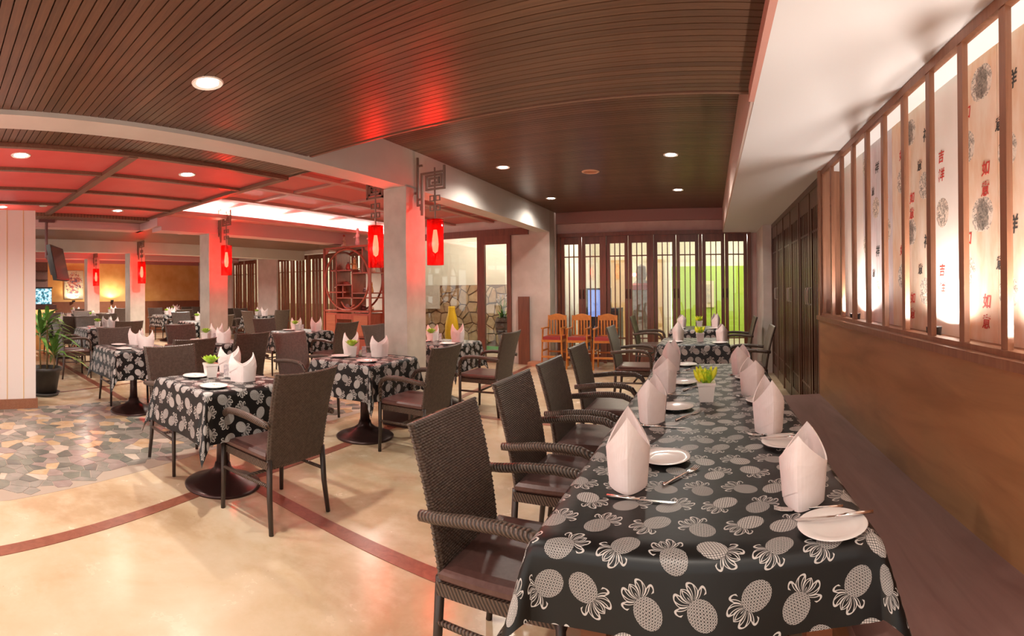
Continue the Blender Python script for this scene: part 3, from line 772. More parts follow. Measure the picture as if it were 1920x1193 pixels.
# bar back lit screen
bar = empty('bar_counter', (-12.0, 2.45, 0), 0, 'dark bar counter behind the potted plant', 'bar counter')
MB().box(-.4, -1.2, 0, .1, .5, .80).build('body', mat('bar_orange', (.60, .28, .08), .5, var=(.7, .36, .12), scale=4), bar)
MB().box(-.45, -1.25, .98, .14, .52, 1.10).build('counter_top', mat('bar_top', (.07, .03, .025), .35), bar)
MB().box(-.3, -1.2, .80, .06, .5, .98).build('front_glow', mat('amber_front', (.7, .35, .1), .5, emit=(1, .55, .18), estr=.8), bar)
def aq_mat():
    t = NT('display_glow'); n = t.noise(t.coord('Object', (1, 3, 4)), 4, 4, .6); c = t.ramp(n, [(.36, (.02, .03, .06)), (.46, (.05, .35, .42)), (.55, (.55, .75, .85)), (.66, (.75, .80, .85)), (.72, (.1, .1, .14))])
    t.link(c, t.b.inputs['Emission Color']); t.b.inputs['Emission Strength'].default_value = .9; t.b.inputs['Base Color'].default_value = (.02, .02, .03, 1)
    return t.m
aq = empty('fish_tank', (-12.0, 2.45, 1.10), 0, 'glowing blue glass tank on the bar counter', 'tank')
MB().box(-.22, -1.0, .02, .03, .42, .40).build('glowing_front', aq_mat(), aq)
MB().box(-.24, -1.02, .40, .05, .44, .44).build('lid', black_m, aq); MB().box(-.24, -1.02, 0, .05, .44, .02).build('tray', black_m, aq)
bk = empty('bar_shelving', (-12.6, 2.2, 0), 0, 'dark timber shelving above the bar counter', 'shelving')
MB().box(-.2, -1.2, 0, 0, .72, 2.2).build('carcass', wood('bar_wood', (.16, .07, .05), (.28, .14, .10), .5), bk)
for i in range(4): MB().box(0, -1.2 + i * .5, 1.5, .03, -1.16 + i * .5, 2.2).build('upright', dark_door_m, bk)
for z in (1.72, 1.95): MB().box(0, -1.2, z, .05, .7, z + .03).build('shelf', dark_door_m, bk)

# ------------------------------------------------------------------ ceiling fittings
def make_downlight():
    d = empty('downlight'); tag(d, None, 'downlight', 'round recessed downlights')
    MB().lathe([(.058, .0), (.08, -.006), (.085, .0), (.085, .004), (.058, .004)], 28).build('trim_ring', mat('ring_white', (.80, .74, .68), .4), d)
    MB().lathe([(0, -.001), (.058, -.001), (.058, .003), (0, .003)], 28).build('lens', lens_m, d)
    return d
DL = Proto(make_downlight())
for x, y, z, e, lab in ((-2.2, 1.36, ZN, 95, 'large bright downlight in the low boarded ceiling'), (-2.4, 5.4, ZF, 85, 'starlike downlight in the higher ceiling beside the beam'), (-2.51, 7.54, ZF, 60, 'small downlight of the higher ceiling above the high chairs'),
                        (-.42, 5.41, ZF, 85, 'downlight over the tables beyond the long table'), (-.47, 7.35, ZF, 60, 'downlight nearest the folding glass doors'),
                        (-4.05, .71, ZL - .001, 85, 'downlight in the front red panel at the left edge'), (-4.19, 2.35, ZL - .001, 90, 'downlight in the red panel nearest the beam'), (-6.45, 2.5, ZL - .001, 35, 'downlight in the rear red panel'), (-6.53, .88, ZL - .001, 60, 'downlight just above the white wall panel'),
                        (-8.11, 4.42, 2.498, 160, 'starlike downlight left of the second column'), (-7.99, 5.77, 2.498, 160, 'starlike downlight right of the second column'),
                        (-11.5, 3.6, 2.428, 170, 'distant downlight in the far red ceiling')):
    DL.put((x, y, z), 0, lab)
    lamp('downlight_beam', 'SPOT', (x, y, z - .03), e, LIGHT_WARM, .05, (0, 0, 0), 155, .9)
for x, y, z, e in ((-8.2, 7.5, 2.4, 170), (-11.5, 6.5, 2.4, 200), (-14.0, 5.5, 2.3, 220), (-.35, -.55, 2.38, 95), (-2.3, -1.3, 2.4, 70), (-4.2, -1.2, 2.5, 50), (-4.9, 5.9, 2.6, 70)):
    lamp('room_fill_spot', 'SPOT', (x, y, z), e, LIGHT_WARM, .06, (0, 0, 0), 160, .9)  # added fill spots with no fitting, brightening the dim parts of the room
sp = empty('ceiling_speaker', (-1.47, 5.99, ZF), 0, 'orange rimmed round speaker in the higher ceiling', 'speaker')
MB().lathe([(0, -.003), (.085, -.003), (.085, .002), (0, .002)], 28).build('grille', mat('speaker_grille', (.50, .22, .12), .6), sp)
MB().lathe([(.085, .0), (.09, -.01), (.11, -.006), (.112, .002), (.085, .002)], 28).build('rim', mat('speaker_rim', (.80, .52, .36), .5), sp)

# ------------------------------------------------------------------ chairs
def back_mesh():
    nc, nr, pc, prw = 22, 60, 6, 4
    C, Rr = nc * pc, nr * prw
    u = np.linspace(0, 1, C + 1); v = np.linspace(0, 1, Rr + 1)
    U, V = np.meshgrid(u, v)
    ro = np.minimum((V * nr).astype(int), nr - 1)
    rel = .0042 * np.sqrt(np.abs(np.sin(PI * (U * nc + .5 * (ro % 2))))) * np.abs(np.sin(PI * V * nr))
    W = .455 + .05 * V
    Y = (U - .5) * W
    Z = .365 + .56 * V + .010 * V * (2 * U - 1) ** 2
    X = -.205 - .045 * V - .07 * V ** 2 - .022 * (1 - (2 * U - 1) ** 2) * (.4 + .6 * V)
    edge = np.minimum(np.minimum(U, 1 - U) * nc, np.minimum(V, 1 - V) * nr)
    th = .012 * np.clip(edge / .8, .3, 1)
    front = np.stack([X + th + rel, Y, Z], -1).reshape(-1, 3); back = np.stack([X - th - rel, Y, Z], -1).reshape(-1, 3)
    vs = np.concatenate([front, back]); n = (C + 1) * (Rr + 1)
    idx = np.arange(n).reshape(Rr + 1, C + 1)
    a, b, c, d = idx[:-1, :-1].ravel(), idx[:-1, 1:].ravel(), idx[1:, 1:].ravel(), idx[1:, :-1].ravel()
    fs = np.concatenate([np.stack([a, b, c, d], 1), np.stack([d, c, b, a], 1) + n])
    per = list(idx[0]) + list(idx[1:, -1]) + list(idx[-1, :-1][::-1]) + list(idx[1:-1, 0][::-1])
    per = np.array(per); nx = np.roll(per, -1)
    fs = np.concatenate([fs, np.stack([nx, per, per + n, nx + n], 1)])
    me = bpy.data.meshes.new('backrest'); me.vertices.add(len(vs)); me.vertices.foreach_set('co', vs.ravel())
    me.loops.add(fs.size); me.loops.foreach_set('vertex_index', fs.ravel().astype(np.int32))
    me.polygons.add(len(fs)); me.polygons.foreach_set('loop_start', np.arange(0, fs.size, 4, dtype=np.int32))
    me.polygons.foreach_set('use_smooth', np.ones(len(fs), dtype=bool))
    me.materials.append(rattan_m); me.update(); me.validate()
    return me
def make_chair():
    t = empty('rattan_armchair'); tag(t, None, 'chair')
    link('backrest', back_mesh(), t)
    sf = MB(); sf.box(-.22, -.235, .365, .235, .235, .41)
    sf.build('seat_frame', rope_m, t)
    cu = MB()
    prof = [(.0, 0), (.012, .012), (.014, .03), (.0, .044), (-.03, .048)]
    vs = []; fs = []
    for o_, z in prof:
        x0, x1, y0, y1 = -.195 - o_, .24 + o_, -.225 - o_, .225 + o_
        vs += [(x0, y0, .412 + z), (x1, y0, .412 + z), (x1, y1, .412 + z), (x0, y1, .412 + z)]
    for i in range(len(prof) - 1):
        for k in range(4): fs.append((4 * i + k, 4 * i + (k + 1) % 4, 4 * i + 4 + (k + 1) % 4, 4 * i + 4 + k))
    fs += [(3, 2, 1, 0), tuple(4 * (len(prof) - 1) + k for k in range(4))]
    cu.add(vs, fs).build('seat_cushion', cushion_m, t)
    for s in (-1, 1):
        MB().tube([(-.215, s * .215, .92 - .5), (-.225, s * .222, .2), (-.25, s * .232, .0)], [.018, .017, .014], 8).build('leg', chair_leg_m, t, True)
        MB().tube([(.222, s * .245, .46), (.222, s * .245, .2), (.228, s * .248, .0)], [.017, .016, .014], 8).build('leg', chair_leg_m, t, True)
        path = [(-.265, s * .262, .635), (-.20, s * .262, .640), (-.08, s * .264, .655), (.04, s * .264, .660), (.13, s * .262, .652), (.185, s * .258, .628), (.215, s * .252, .585), (.222, s * .246, .52), (.222, s * .245, .44)]
        MB().tube(path, [.019, .021, .022, .022, .022, .021, .019, .018, .017], 10, flat=1.0).build('arm', rope_m, t, True)
        MB().tube([(-.222, s * .225, .27), (.222, s * .245, .27)], .011, 8).build('stretcher', rope_m, t, True)
    MB().tube([(0, -.235, .27), (0, .235, .27)], .011, 8).build('stretcher', rope_m, t, True)
    return t
CH = Proto(make_chair())
def chair(x, y, rz, label, group): CH.put((x, y, 0), rz, label, group)

# ------------------------------------------------------------------ tables and cloths
def cloth_mesh(hx, hy, drop, seed=0, step=.025, corner=.35):
    rnd = random.Random(seed)
    def axis(h):
        n = max(2, round(2 * h / .06)); k = max(2, round(drop / step))
        return [-h - drop + i * drop / k for i in range(k)] + [-h + 2 * h * i / n for i in range(n + 1)] + [h + (i + 1) * drop / k for i in range(k)]
    us, vs_ = axis(hx), axis(hy)
    ph = [rnd.random() * 6 for _ in range(8)]
    V = []; UV = []
    RD = .02
    def hang(s):      # rounded edge then almost vertical: returns outward, down
        if s < RD * PI / 2:
            a = s / RD; return RD * math.sin(a), RD * (1 - math.cos(a))
        e = s - RD * PI / 2
        return RD + e * .10, RD + e * .992
    for v in vs_:
        for u in us:
            a = max(0, abs(u) - hx + RD * .0); b = max(0, abs(v) - hy)
            sx = 1 if u > 0 else -1; sy = 1 if v > 0 else -1
            x, y, z = max(-hx, min(hx, u)), max(-hy, min(hy, v)), 0
            if a > 0 and b == 0:
                o, d = hang(a); w = (a / drop) * .010 * math.sin(v * 11 + ph[0] + sx * 2)
                x += sx * (o + w); z -= d
            elif b > 0 and a == 0:
                o, d = hang(b); w = (b / drop) * .010 * math.sin(u * 11 + ph[1] + sy * 2)
                y += sy * (o + w); z -= d
            elif a > 0 and b > 0:
                s = math.hypot(a, b); f = math.atan2(b, a); o, d = hang(s)
                k = math.sin(2 * f); out = o + corner * k * k * s * .42
                # the corner folds into a cone whose point hangs low
                g = f if f < PI / 4 else PI / 2 - f
                x += sx * out * (math.cos(f) if k < 1 else .707); y += sy * out * math.sin(f); z -= d * (1 - .06 * k)
            V.append((x, y, z)); UV.append((u, v))
    nu, nv = len(us), len(vs_)
    fs = [(j * nu + i, j * nu + i + 1, (j + 1) * nu + i + 1, (j + 1) * nu + i) for j in range(nv - 1) for i in range(nu - 1)]
    me = bpy.data.meshes.new('tablecloth'); me.from_pydata(V, [], fs)
    l = me.uv_layers.new(name='cloth')
    off = (rnd.random() * 3, rnd.random() * 3)
    for p in me.polygons:
        p.use_smooth = True
        for li, vi in zip(p.loop_indices, p.vertices): l.data[li].uv = (UV[vi][0] + off[0], UV[vi][1] + off[1])
    me.materials.append(cloth_m)
    me.update()
    return me
top_m = wood('table_top_wood', (.14, .06, .03), (.22, .10, .05), .4)
def make_pedestal():
    t = empty('pedestal_table'); tag(t, None, 'table')
    MB().box(-.345, -.345, .72, .345, .345, .752).build('table_top', top_m, t)
    MB().lathe([(0, .0), (.275, .0), (.278, .012), (.262, .024), (.19, .05), (.11, .085), (.065, .12), (.055, .16), (0, .16)], 40).build('base_disc', iron_m, t, True)
    MB().lathe([(.048, .13), (.042, .3), (.042, .66), (.06, .72), (0, .72)], 20).build('post', iron_m, t, True)
    MB().box(-.22, -.03, .69, .22, .03, .72).box(-.03, -.22, .69, .03, .22, .72).build('spider', iron_m, t)
    return t
PT = Proto(make_pedestal())
cloth_sq = [cloth_mesh(.35, .35, .33, s) for s in (1, 2, 3)]
TZ = .7555

# napkin: a bishop's hat with two points
def make_napkin(seed, wide=.086, deep=.062, hi=.215, lo=.120):
    rnd = random.Random(seed); n = 40
    t = empty('folded_napkin'); tag(t, None, 'napkin')
    zs = [0, .03, .25, .5, .72, .88, 1.0]
    def shell(scale, zlift=0, rng=None, cutz=None):
        vs = []; fs = []
        ks = range(n) if rng is None else range(rng[0], rng[1] + 1)
        for q in zs:
            for k in ks:
                th = 2 * PI * k / n
                tri = abs(math.asin(max(-1, min(1, math.sin(th))))) / (PI / 2)
                H = lo + (hi - lo) * tri ** 1.15
                z = H * q
                if cutz is not None: lowz = cutz(k); z = lowz + (H - lowz) * q
                cx, sx = math.cos(th), math.sin(th)
                pw = 1.45; rr = (abs(cx) ** pw + abs(sx) ** pw) ** (-1 / pw)
                g = 1 + .16 * min(1, z / lo) - .30 * max(0, (z - lo) / (hi - lo)) ** 1.3 * tri
                vs.append((deep * rr * cx * g * scale, wide * rr * sx * g * scale, z + zlift))
        m = len(list(ks)); 
        for i in range(len(zs) - 1):
            for k in range(m if rng is None else m - 1):
                j = (k + 1) % m
                fs.append((i * m + k, i * m + j, (i + 1) * m + j, (i + 1) * m + k))
        return vs, fs
    mb = MB(); v1, f1 = shell(1.0); v2, f2 = shell(.93)
    mb.add(v1, f1); mb.add(v2, [tuple(reversed(f)) for f in f2])
    N1 = len(v1); L = (len(zs) - 1) * n
    mb.f += [(L + k, L + (k + 1) % n, N1 + L + (k + 1) % n, N1 + L + k) for k in range(n)] + [(N1 + k, N1 + (k + 1) % n, (k + 1) % n, k) for k in range(n)]
    mb.build('cup', napkin_m, t)
    # wrapped flap with a slanting edge
    a, b = 21, 37
    v3, f3 = shell(1.035, .001, (a, b), lambda k: .006 + (.085 if rnd is None else .095) * (k - a) / (b - a))
    MB().add(v3, f3).build('wrapped_flap', napkin_m, t)
    return t
NK = [Proto(make_napkin(1, .084, .060, .228, .118)), Proto(make_napkin(2, .088, .060, .205, .115)), Proto(make_napkin(3, .084, .064, .205, .125))]

def make_plate():
    t = empty('side_plate'); tag(t, None, 'plate')
    MB().lathe([(0, .004), (.05, .003), (.054, .0), (.058, .003), (.092, .013), (.095, .015), (.092, .0165), (.06, .008), (.05, .0065), (0, .0065)], 40).build('dish', china_m, t, True)
    return t
PL = Proto(make_plate())
def make_knife():
    t = empty('table_knife'); tag(t, None, 'knife')
    MB().tube([(-.11, 0, .004), (-.05, 0, .005), (-.005, 0, .004)], [.005, .006, .004], 8).build('handle', steel_m, t, True)
    MB().prism([(-.006, -.005), (.09, -.008), (.105, -.003), (.108, .004), (.0, .004)], .002, .004).build('blade', steel_m, t)
    return t
def make_fork():
    t = empty('table_fork'); tag(t, None, 'fork')
    MB().tube([(-.10, 0, .004), (-.04, 0, .005), (.02, 0, .006), (.04, 0, .003)], [.006, .004, .003, .004], 8).build('handle', steel_m, t, True)
    MB().prism([(.035, -.004), (.05, -.012), (.062, -.012), (.062, .012), (.05, .012), (.035, .004)], .002, .004).build('neck', steel_m, t)
    for y in (-.0105, -.0035, .0035, .0105): MB().tube([(.06, y, .003), (.08, y, .004), (.10, y, .009)], [.0022, .002, .0012], 5).build('tine', steel_m, t)
    return t
KN, FK = Proto(make_knife()), Proto(make_fork())
def make_pot(kind):
    t = empty('potted_succulent' if kind == 0 else 'potted_sprigs'); tag(t, None, 'potted plant')
    MB().frust(.036, .046, 0, .088).frust(.049, .050, .088, .104).build('pot', pot_white_m, t)
    rnd = random.Random(5 + kind)
    if kind == 0:
        for r_ in range(3):
            n = (9, 7, 5)[r_]
            for k in range(n):
                a = 2 * PI * k / n + r_ * .4; ln = (.080, .062, .042)[r_]; el = (.45, .85, 1.25)[r_]
                d = Vector((math.cos(a) * math.cos(el), math.sin(a) * math.cos(el), math.sin(el)))
                sd = Vector((-math.sin(a), math.cos(a), 0)); p0 = Vector((0, 0, .098))
                pts = [p0 + d * ln * q + Vector((0, 0, .02 * q * q)) for q in (.05, .35, .65, .85, 1)]
                MB().strip(pts, sd, [.008, .016, .020, .015, .001]).build('leaf', leaf_lime_m, t, True)
    else:
        for k in range(26):
            a = rnd.random() * 2 * PI; rr = .036 * math.sqrt(rnd.random()); ln = .055 + .045 * rnd.random(); tl = .2 + rr * 9
            d = Vector((math.cos(a) * math.sin(tl), math.sin(a) * math.sin(tl), math.cos(tl)))
            p0 = Vector((rr * math.cos(a), rr * math.sin(a), .095))
            prof = [(.1, .003), (.3, .010), (.55, .013), (.75, .010), (.9, .006), (1.0, .001)]
            MB().tube([p0 + d * ln * q for q, _ in prof], [w for _, w in prof], 6).build('sprig', leaf_yellow_m, t)
    return t
PS, PY = Proto(make_pot(0)), Proto(make_pot(1))
def make_holder():
    t = empty('toothpick_holder'); tag(t, None, 'holder')
    MB().box(-.04, -.028, 0, .04, .028, .045).build('box', china_m, t)
    for i in range(7): MB().tube([(.012 + .004 * (i % 3), -.008 + .005 * (i // 3), .04), (.012 + .012 * math.sin(i), -.008 + .01 * math.cos(i * 2), .085)], .0016, 5).build('toothpick', mat('toothpick_wood', (.75, .6, .38), .7), t)
    return t
def make_card():
    t = empty('table_card'); tag(t, None, 'card')
    MB().box(-.024, -.012, 0, .024, .012, .012).build('foot', china_m, t); MB().box(-.022, -.003, .012, .022, .003, .095).build('card', mat('card_print', (.75, .68, .64), .5, var=(.40, .33, .38), scale=40), t)
    return t
def make_shaker():
    t = empty('salt_shaker'); tag(t, None, 'shaker')
    MB().lathe([(0, 0), (.018, 0), (.019, .035), (.013, .05), (0, .052)], 16).build('body', mat('cream_ceramic', (.80, .72, .58), .3), t, True); MB().lathe([(.0135, .049), (.012, .06), (0, .064)], 16).build('cap', steel_m, t, True)
    return t
HO, CA, SH = Proto(make_holder()), Proto(make_card()), Proto(make_shaker())

def square_table(x, y, desc, seed, pot=True, extras=True, plates=True, ang=0, nk=2, napk_rz=-.57, chairs=(1, -1), cdx=.60, far=False, npos=((.22, -.02), (-.22, .14)), cside=('right', 'left'), cdy=(0, 0)):
    PT.put((x, y, 0), ang, 'cast iron pedestal table, ' + desc, 'square pedestal tables')
    c = link('tablecloth', cloth_sq[seed % 3], None, (x, y, TZ)); tag(c, 'black pineapple print cloth over ' + desc, 'tablecloth', 'pineapple tablecloths')
    z = TZ + .0015
    for i, (dx, dy) in enumerate(npos[:nk]):
        NK[(seed + i) % 3].put((x + dx, y + dy, z), napk_rz + (.25 if i else 0), 'folded napkin at the %s seat of %s' % (cside[i], desc), 'folded napkins on the left tables')
    if pot: PS.put((x - .16, y + .0, z), .3 + seed, 'lime succulent in a white pot on ' + desc, 'succulents in white pots', 1.0)
    if extras: CA.put((x - .09, y + .10, z), 1.1, 'small printed card stand on ' + desc, 'card stands')
    if plates:
        PL.put((x + .20, y - .20, z), 0, 'white side plate at the %s seat of %s' % (cside[0], desc), 'side plates')
        if not far: PL.put((x - .22, y - .10, z), 0, 'white side plate at the %s seat of %s' % (cside[1], desc), 'side plates')
    for s, nm, dy in zip(chairs, cside, cdy):
        chair(x + s * cdx, y + dy, PI if s > 0 else 0, 'dark rattan armchair on the %s side of %s' % (nm, desc), 'rattan armchairs at the square tables')

D1 = 'the nearest square table'
square_table(-3.02, 1.98, D1, 1, npos=((.12, .10), (-.27, .25)), chairs=())
chair(-2.46, 2.01, PI, 'dark rattan armchair with its back to us at the nearest square table', 'rattan armchairs at the square tables')
chair(-3.56, 1.99, 0, 'rattan armchair behind the nearest square table, its woven front showing', 'rattan armchairs at the square tables')
HO.put((-3.06, 2.12, TZ + .0015), .6, 'white box of toothpicks on ' + D1); KN.put((-2.80, 1.85, TZ + .0015), .5, 'knife beside the plate on ' + D1, 'cutlery'); FK.put((-3.30, 1.90, TZ + .0015), .2, 'fork at the far side of ' + D1, 'cutlery')
D2 = 'the square table before the big column'
square_table(-3.08, 3.64, D2, 2, npos=((.06, .16), (-.26, .10)), chairs=(), extras=True)
chair(-2.46, 3.62, PI, 'dark rattan armchair on the right side of ' + D2, 'rattan armchairs at the square tables')
chair(-3.98, 3.74, 0, 'red lit rattan armchair on the left side of ' + D2, 'rattan armchairs at the square tables')
SH.put((-3.20, 3.72, TZ + .0015), 0, 'cream salt shaker on ' + D2); KN.put((-2.82, 3.50, TZ + .0015), .5, 'knife on ' + D2, 'cutlery')
D3 = 'the square table right of the big column'
square_table(-3.20, 5.28, D3, 3, npos=((.17, .10), (-.2, .1)), chairs=())
chair(-2.50, 5.12, PI, 'dark rattan armchair on the right side of ' + D3, 'rattan armchairs at the square tables')
chair(-4.05, 5.35, 0, 'woven rattan armchair just left of the big column', 'rattan armchairs at the square tables')
D4 = 'the square table left of the nearest one'
square_table(-5.38, 2.28, D4, 4, pot=False, extras=False, npos=((.14, .10), (-.20, .12)), chairs=())
chair(-4.62, 2.50, PI, 'dark armchair back peeking over the nearest square table', 'rattan armchairs at the square tables'); chair(-5.92, 2.36, 0, 'woven armchair on the left side of ' + D4, 'rattan armchairs at the square tables')
D5 = 'the square table before the second column'
square_table(-5.45, 3.42, D5, 5, npos=((.24, .02), (-.14, .16)), chairs=())
chair(-4.86, 3.40, PI, 'dark armchair on the right side of ' + D5, 'rattan armchairs at the square tables'); chair(-6.05, 3.44, 0, 'maroon lit armchair on the left side of ' + D5, 'rattan armchairs at the square tables')
D6 = 'the table before the display cabinet'
square_table(-5.95, 5.45, D6, 6, npos=((.16, .18), (-.24, .10)), chairs=())
chair(-5.34, 5.55, PI, 'dark armchair on the right side of ' + D6, 'rattan armchairs at the square tables'); chair(-6.60, 5.42, 0, 'purple lit armchair on the left side of ' + D6, 'rattan armchairs at the square tables')
D7 = 'the square table behind the potted plant'
square_table(-8.5, 2.95, D7, 7, npos=((.10, .22), (-.2, .2)), chairs=())
chair(-7.84, 3.12, PI, 'dark armchair on the right side of ' + D7, 'rattan armchairs at the square tables'); chair(-9.12, 2.98, 0, 'grey armchair on the left side of ' + D7, 'rattan armchairs at the square tables')
chair(-7.95, 2.28, PI / 2, 'dark armchair seen from behind at ' + D7, 'rattan armchairs at the square tables')
for i, (x, y, desc) in enumerate(((-10.4, 2.75, 'the distant table before the bar counter'), (-9.4, 5.6, 'the distant table right of the second column'), (-10.6, 8.2, 'the distant table left of the cabinet'), (-12.7, 6.5, 'the distant table left of the second column'), (-11.3, 3.75, 'the distant table left of the third column'),
                                  (-14.75, 5.5, 'the far table beside the furthest column'), (-12.8, 8.1, 'the far table by the slatted doors'), (-14.7, 4.25, 'the far table under the painting'), (-15.0, 7.9, 'the far table in the yellow corner'))):
    square_table(x, y, desc, i, extras=False, plates=False, far=True, napk_rz=-.4, cdx=.62)
chair(-9.9, 7.55, PI / 2, 'dark armchair seen from behind left of the display cabinet', 'rattan armchairs at the square tables')
chair(-11.2, 7.45, PI / 2, 'dark armchair seen from behind beside the second column', 'rattan armchairs at the square tables')

# long table by the bench
LX, LY0, LY1 = -.02, 1.20, 4.18
lt = empty('long_table', (LX, (LY0 + LY1) / 2, 0), 0, 'long dining table by the bench', 'table')
hy = (LY1 - LY0) / 2
MB().box(-.425, -hy + .005, .72, .425, hy - .005, .752).build('table_top', top_m, lt)
MB().box(-.36, -hy + .08, .62, .36, hy - .08, .72).build('apron', top_m, lt)
for sx in (-1, 1):
    for sy in (-1, 0, 1): MB().box(sx * .30 - .035, sy * (hy - .12) - .035, 0, sx * .30 + .035, sy * (hy - .12) + .035, .62).build('leg', wood('leg_wood', (.16, .05, .02), (.26, .09, .04), .4), lt)
c = link('tablecloth', cloth_mesh(.43, hy, .205, 12, corner=.5), None, (LX, (LY0 + LY1) / 2, TZ)); tag(c, 'black pineapple print cloth over the long table', 'tablecloth')
for i, (y0, y1, desc, sd) in enumerate(((5.62, 6.36, 'the table just beyond the long table', 1), (7.62, 8.36, 'the table nearest the folding glass doors', 2))):
    x = -.20 if i == 0 else -.22
    PT.put((x, (y0 + y1) / 2, 0), 0, 'cast iron pedestal table, ' + desc, 'square pedestal tables')
    c = link('tablecloth', cloth_mesh(.40, .37, .32, 20 + i), None, (x, (y0 + y1) / 2, TZ)); tag(c, 'black pineapple print cloth over ' + desc, 'tablecloth', 'pineapple tablecloths')
z = TZ + .0015
nth = ['nearest', 'second', 'third', 'furthest']
for i, (x, y, s) in enumerate(((-.275, 1.60, 0), (-.29, 2.39, 1), (-.29, 3.08, 2), (-.31, 3.85, 0))):
    NK[s].put((x, y, z), (.15, -.1, .3, -.2)[i] + PI, nth[i] + ' pink folded napkin on the chair side of the long table', 'napkins on the long table', 1.05)
    PL.put((x + .10, y + .24, z), 0, nth[i] + ' side plate on the chair side of the long table', 'plates on the long table')
    KN.put((x + .06, y - .12, z), -.12, nth[i] + ' knife on the chair side of the long table', 'cutlery on the long table')
    FK.put((x + .17, y + .08, z), 1.0, nth[i] + ' fork on the chair side of the long table', 'cutlery on the long table')
for i, (x, y, s) in enumerate(((.275, 1.47, 1), (.255, 2.20, 0), (.245, 2.96, 2), (.22, 3.68, 1))):
    NK[s].put((x, y, z), (-.35, .1, .2, -.3)[i], nth[i] + ' pink folded napkin on the bench side of the long table', 'napkins on the long table', 1.05)
    PL.put((x + .04, y - .20, z), 0, nth[i] + ' side plate on the bench side of the long table', 'plates on the long table')
    KN.put((x + .05, y - .175, z + .017), PI - .05, nth[i] + ' knife lying across the bench side plate', 'cutlery on the long table')
    FK.put((x + .0, y - .075, z + .0), PI - .12, nth[i] + ' fork on the bench side of the long table', 'cutlery on the long table')
PY.put((-.03, 2.81, z), .05, 'yellow green sprigs in a white pot on the long table', 'yellow green sprigs in pots', 1.05)
PY.put((-.13, 5.95, z), .1, 'yellow green sprigs in a white pot on the table just beyond', 'yellow green sprigs in pots')
PY.put((-.19, 8.1, z), .2, 'yellow green sprigs in a white pot on the furthest table', 'yellow green sprigs in pots')
for i, (x, y, l) in enumerate(((-.40, 6.02, 'left napkin on the table just beyond the long table'), (.13, 5.88, 'right napkin on the table just beyond the long table'), (-.47, 8.0, 'left napkin on the table nearest the folding glass doors'), (.08, 7.9, 'right napkin on the table nearest the folding glass doors'))):
    NK[i % 3].put((x, y, z), .1 * i, l, 'napkins on the long table', 1.05)
    PL.put((x - .02, y - .17, z), 0, l.replace('napkin', 'side plate').replace('on the table', 'on table'), 'plates on the long table')
for i, (x, y) in enumerate(((-.675, 1.66), (-.73, 2.46), (-.74, 3.12), (-.79, 3.98))):
    chair(x, y, 0, nth[i] + ' rattan armchair along the long table', 'rattan armchairs by the long table')
chair(-.93, 6.05, 0, 'left rattan armchair at the table just beyond the long table', 'rattan armchairs by the long table')
chair(-1.03, 8.4, 0, 'left rattan armchair at the table nearest the folding glass doors', 'rattan armchairs by the long table')
chair(.44, 6.05, PI, 'right rattan armchair at the table just beyond the long table', 'rattan armchairs by the long table')
chair(.40, 7.95, PI, 'right rattan armchair at the table nearest the folding glass doors', 'rattan armchairs by the long table')

# ------------------------------------------------------------------ high chairs
def make_high():
    t = empty('high_chair'); tag(t, None, 'high chair')
    w = .17
    for sx in (-1, 1):
        MB().tube([(sx * (w + .02), -.17, 0), (sx * w, -.15, .70)], .016, 6).build('leg', orange_wood_m, t)
        MB().tube([(sx * (w + .02), .20, 0), (sx * w, .14, .55), (sx * (w - .005), .17, .93)], .016, 6).build('leg', orange_wood_m, t)
        MB().box(sx * w - .022, -.19, .70, sx * w + .022, .15, .722).build('armrest', orange_wood_m, t)
        MB().box(sx * (w + .005) - .01, -.15, .30, sx * (w + .005) + .01, .16, .33).build('side_rail', orange_wood_m, t)
    MB().box(-w - .02, -.18, .47, w + .02, .15, .51).build('seat', orange_wood_m, t)
    MB().box(-w + .01, -.175, .51, w - .01, .14, .565).build('cushion', red_cushion_m, t)
    n = 10; vs = []
    poly = [(-w, .84)] + [(w, .84)] + [(w - 2 * w * i / n, .925 + .035 * math.sin(PI * i / n) ** 2) for i in range(n + 1)]
    m = MB().prism([(a, b) for a, b in poly], -.012, .012); m.v = [(x, .17 - z, y) for x, y, z in m.v]
    m.build('crest_rail', orange_wood_m, t)
    for i in range(5): x = -.11 + i * .055; MB().box(x - .012, .142, .56, x + .012, .156, .85).build('slat', orange_wood_m, t)
    MB().box(-w, .14, .55, w, .16, .58).build('lower_rail', orange_wood_m, t)
    MB().box(-w - .01, -.22, .20, w + .01, -.10, .222).build('footrest', orange_wood_m, t)
    MB().box(-w, .17, .25, w, .19, .28).build('back_rail', orange_wood_m, t)
    return t
HC = Proto(make_high())
for i, x in enumerate((-2.76, -2.30, -1.82)): HC.put((x, 8.42, 0), 0, ['left', 'middle', 'right'][i] + ' orange wooden high chair with a red cushion', 'orange wooden high chairs')

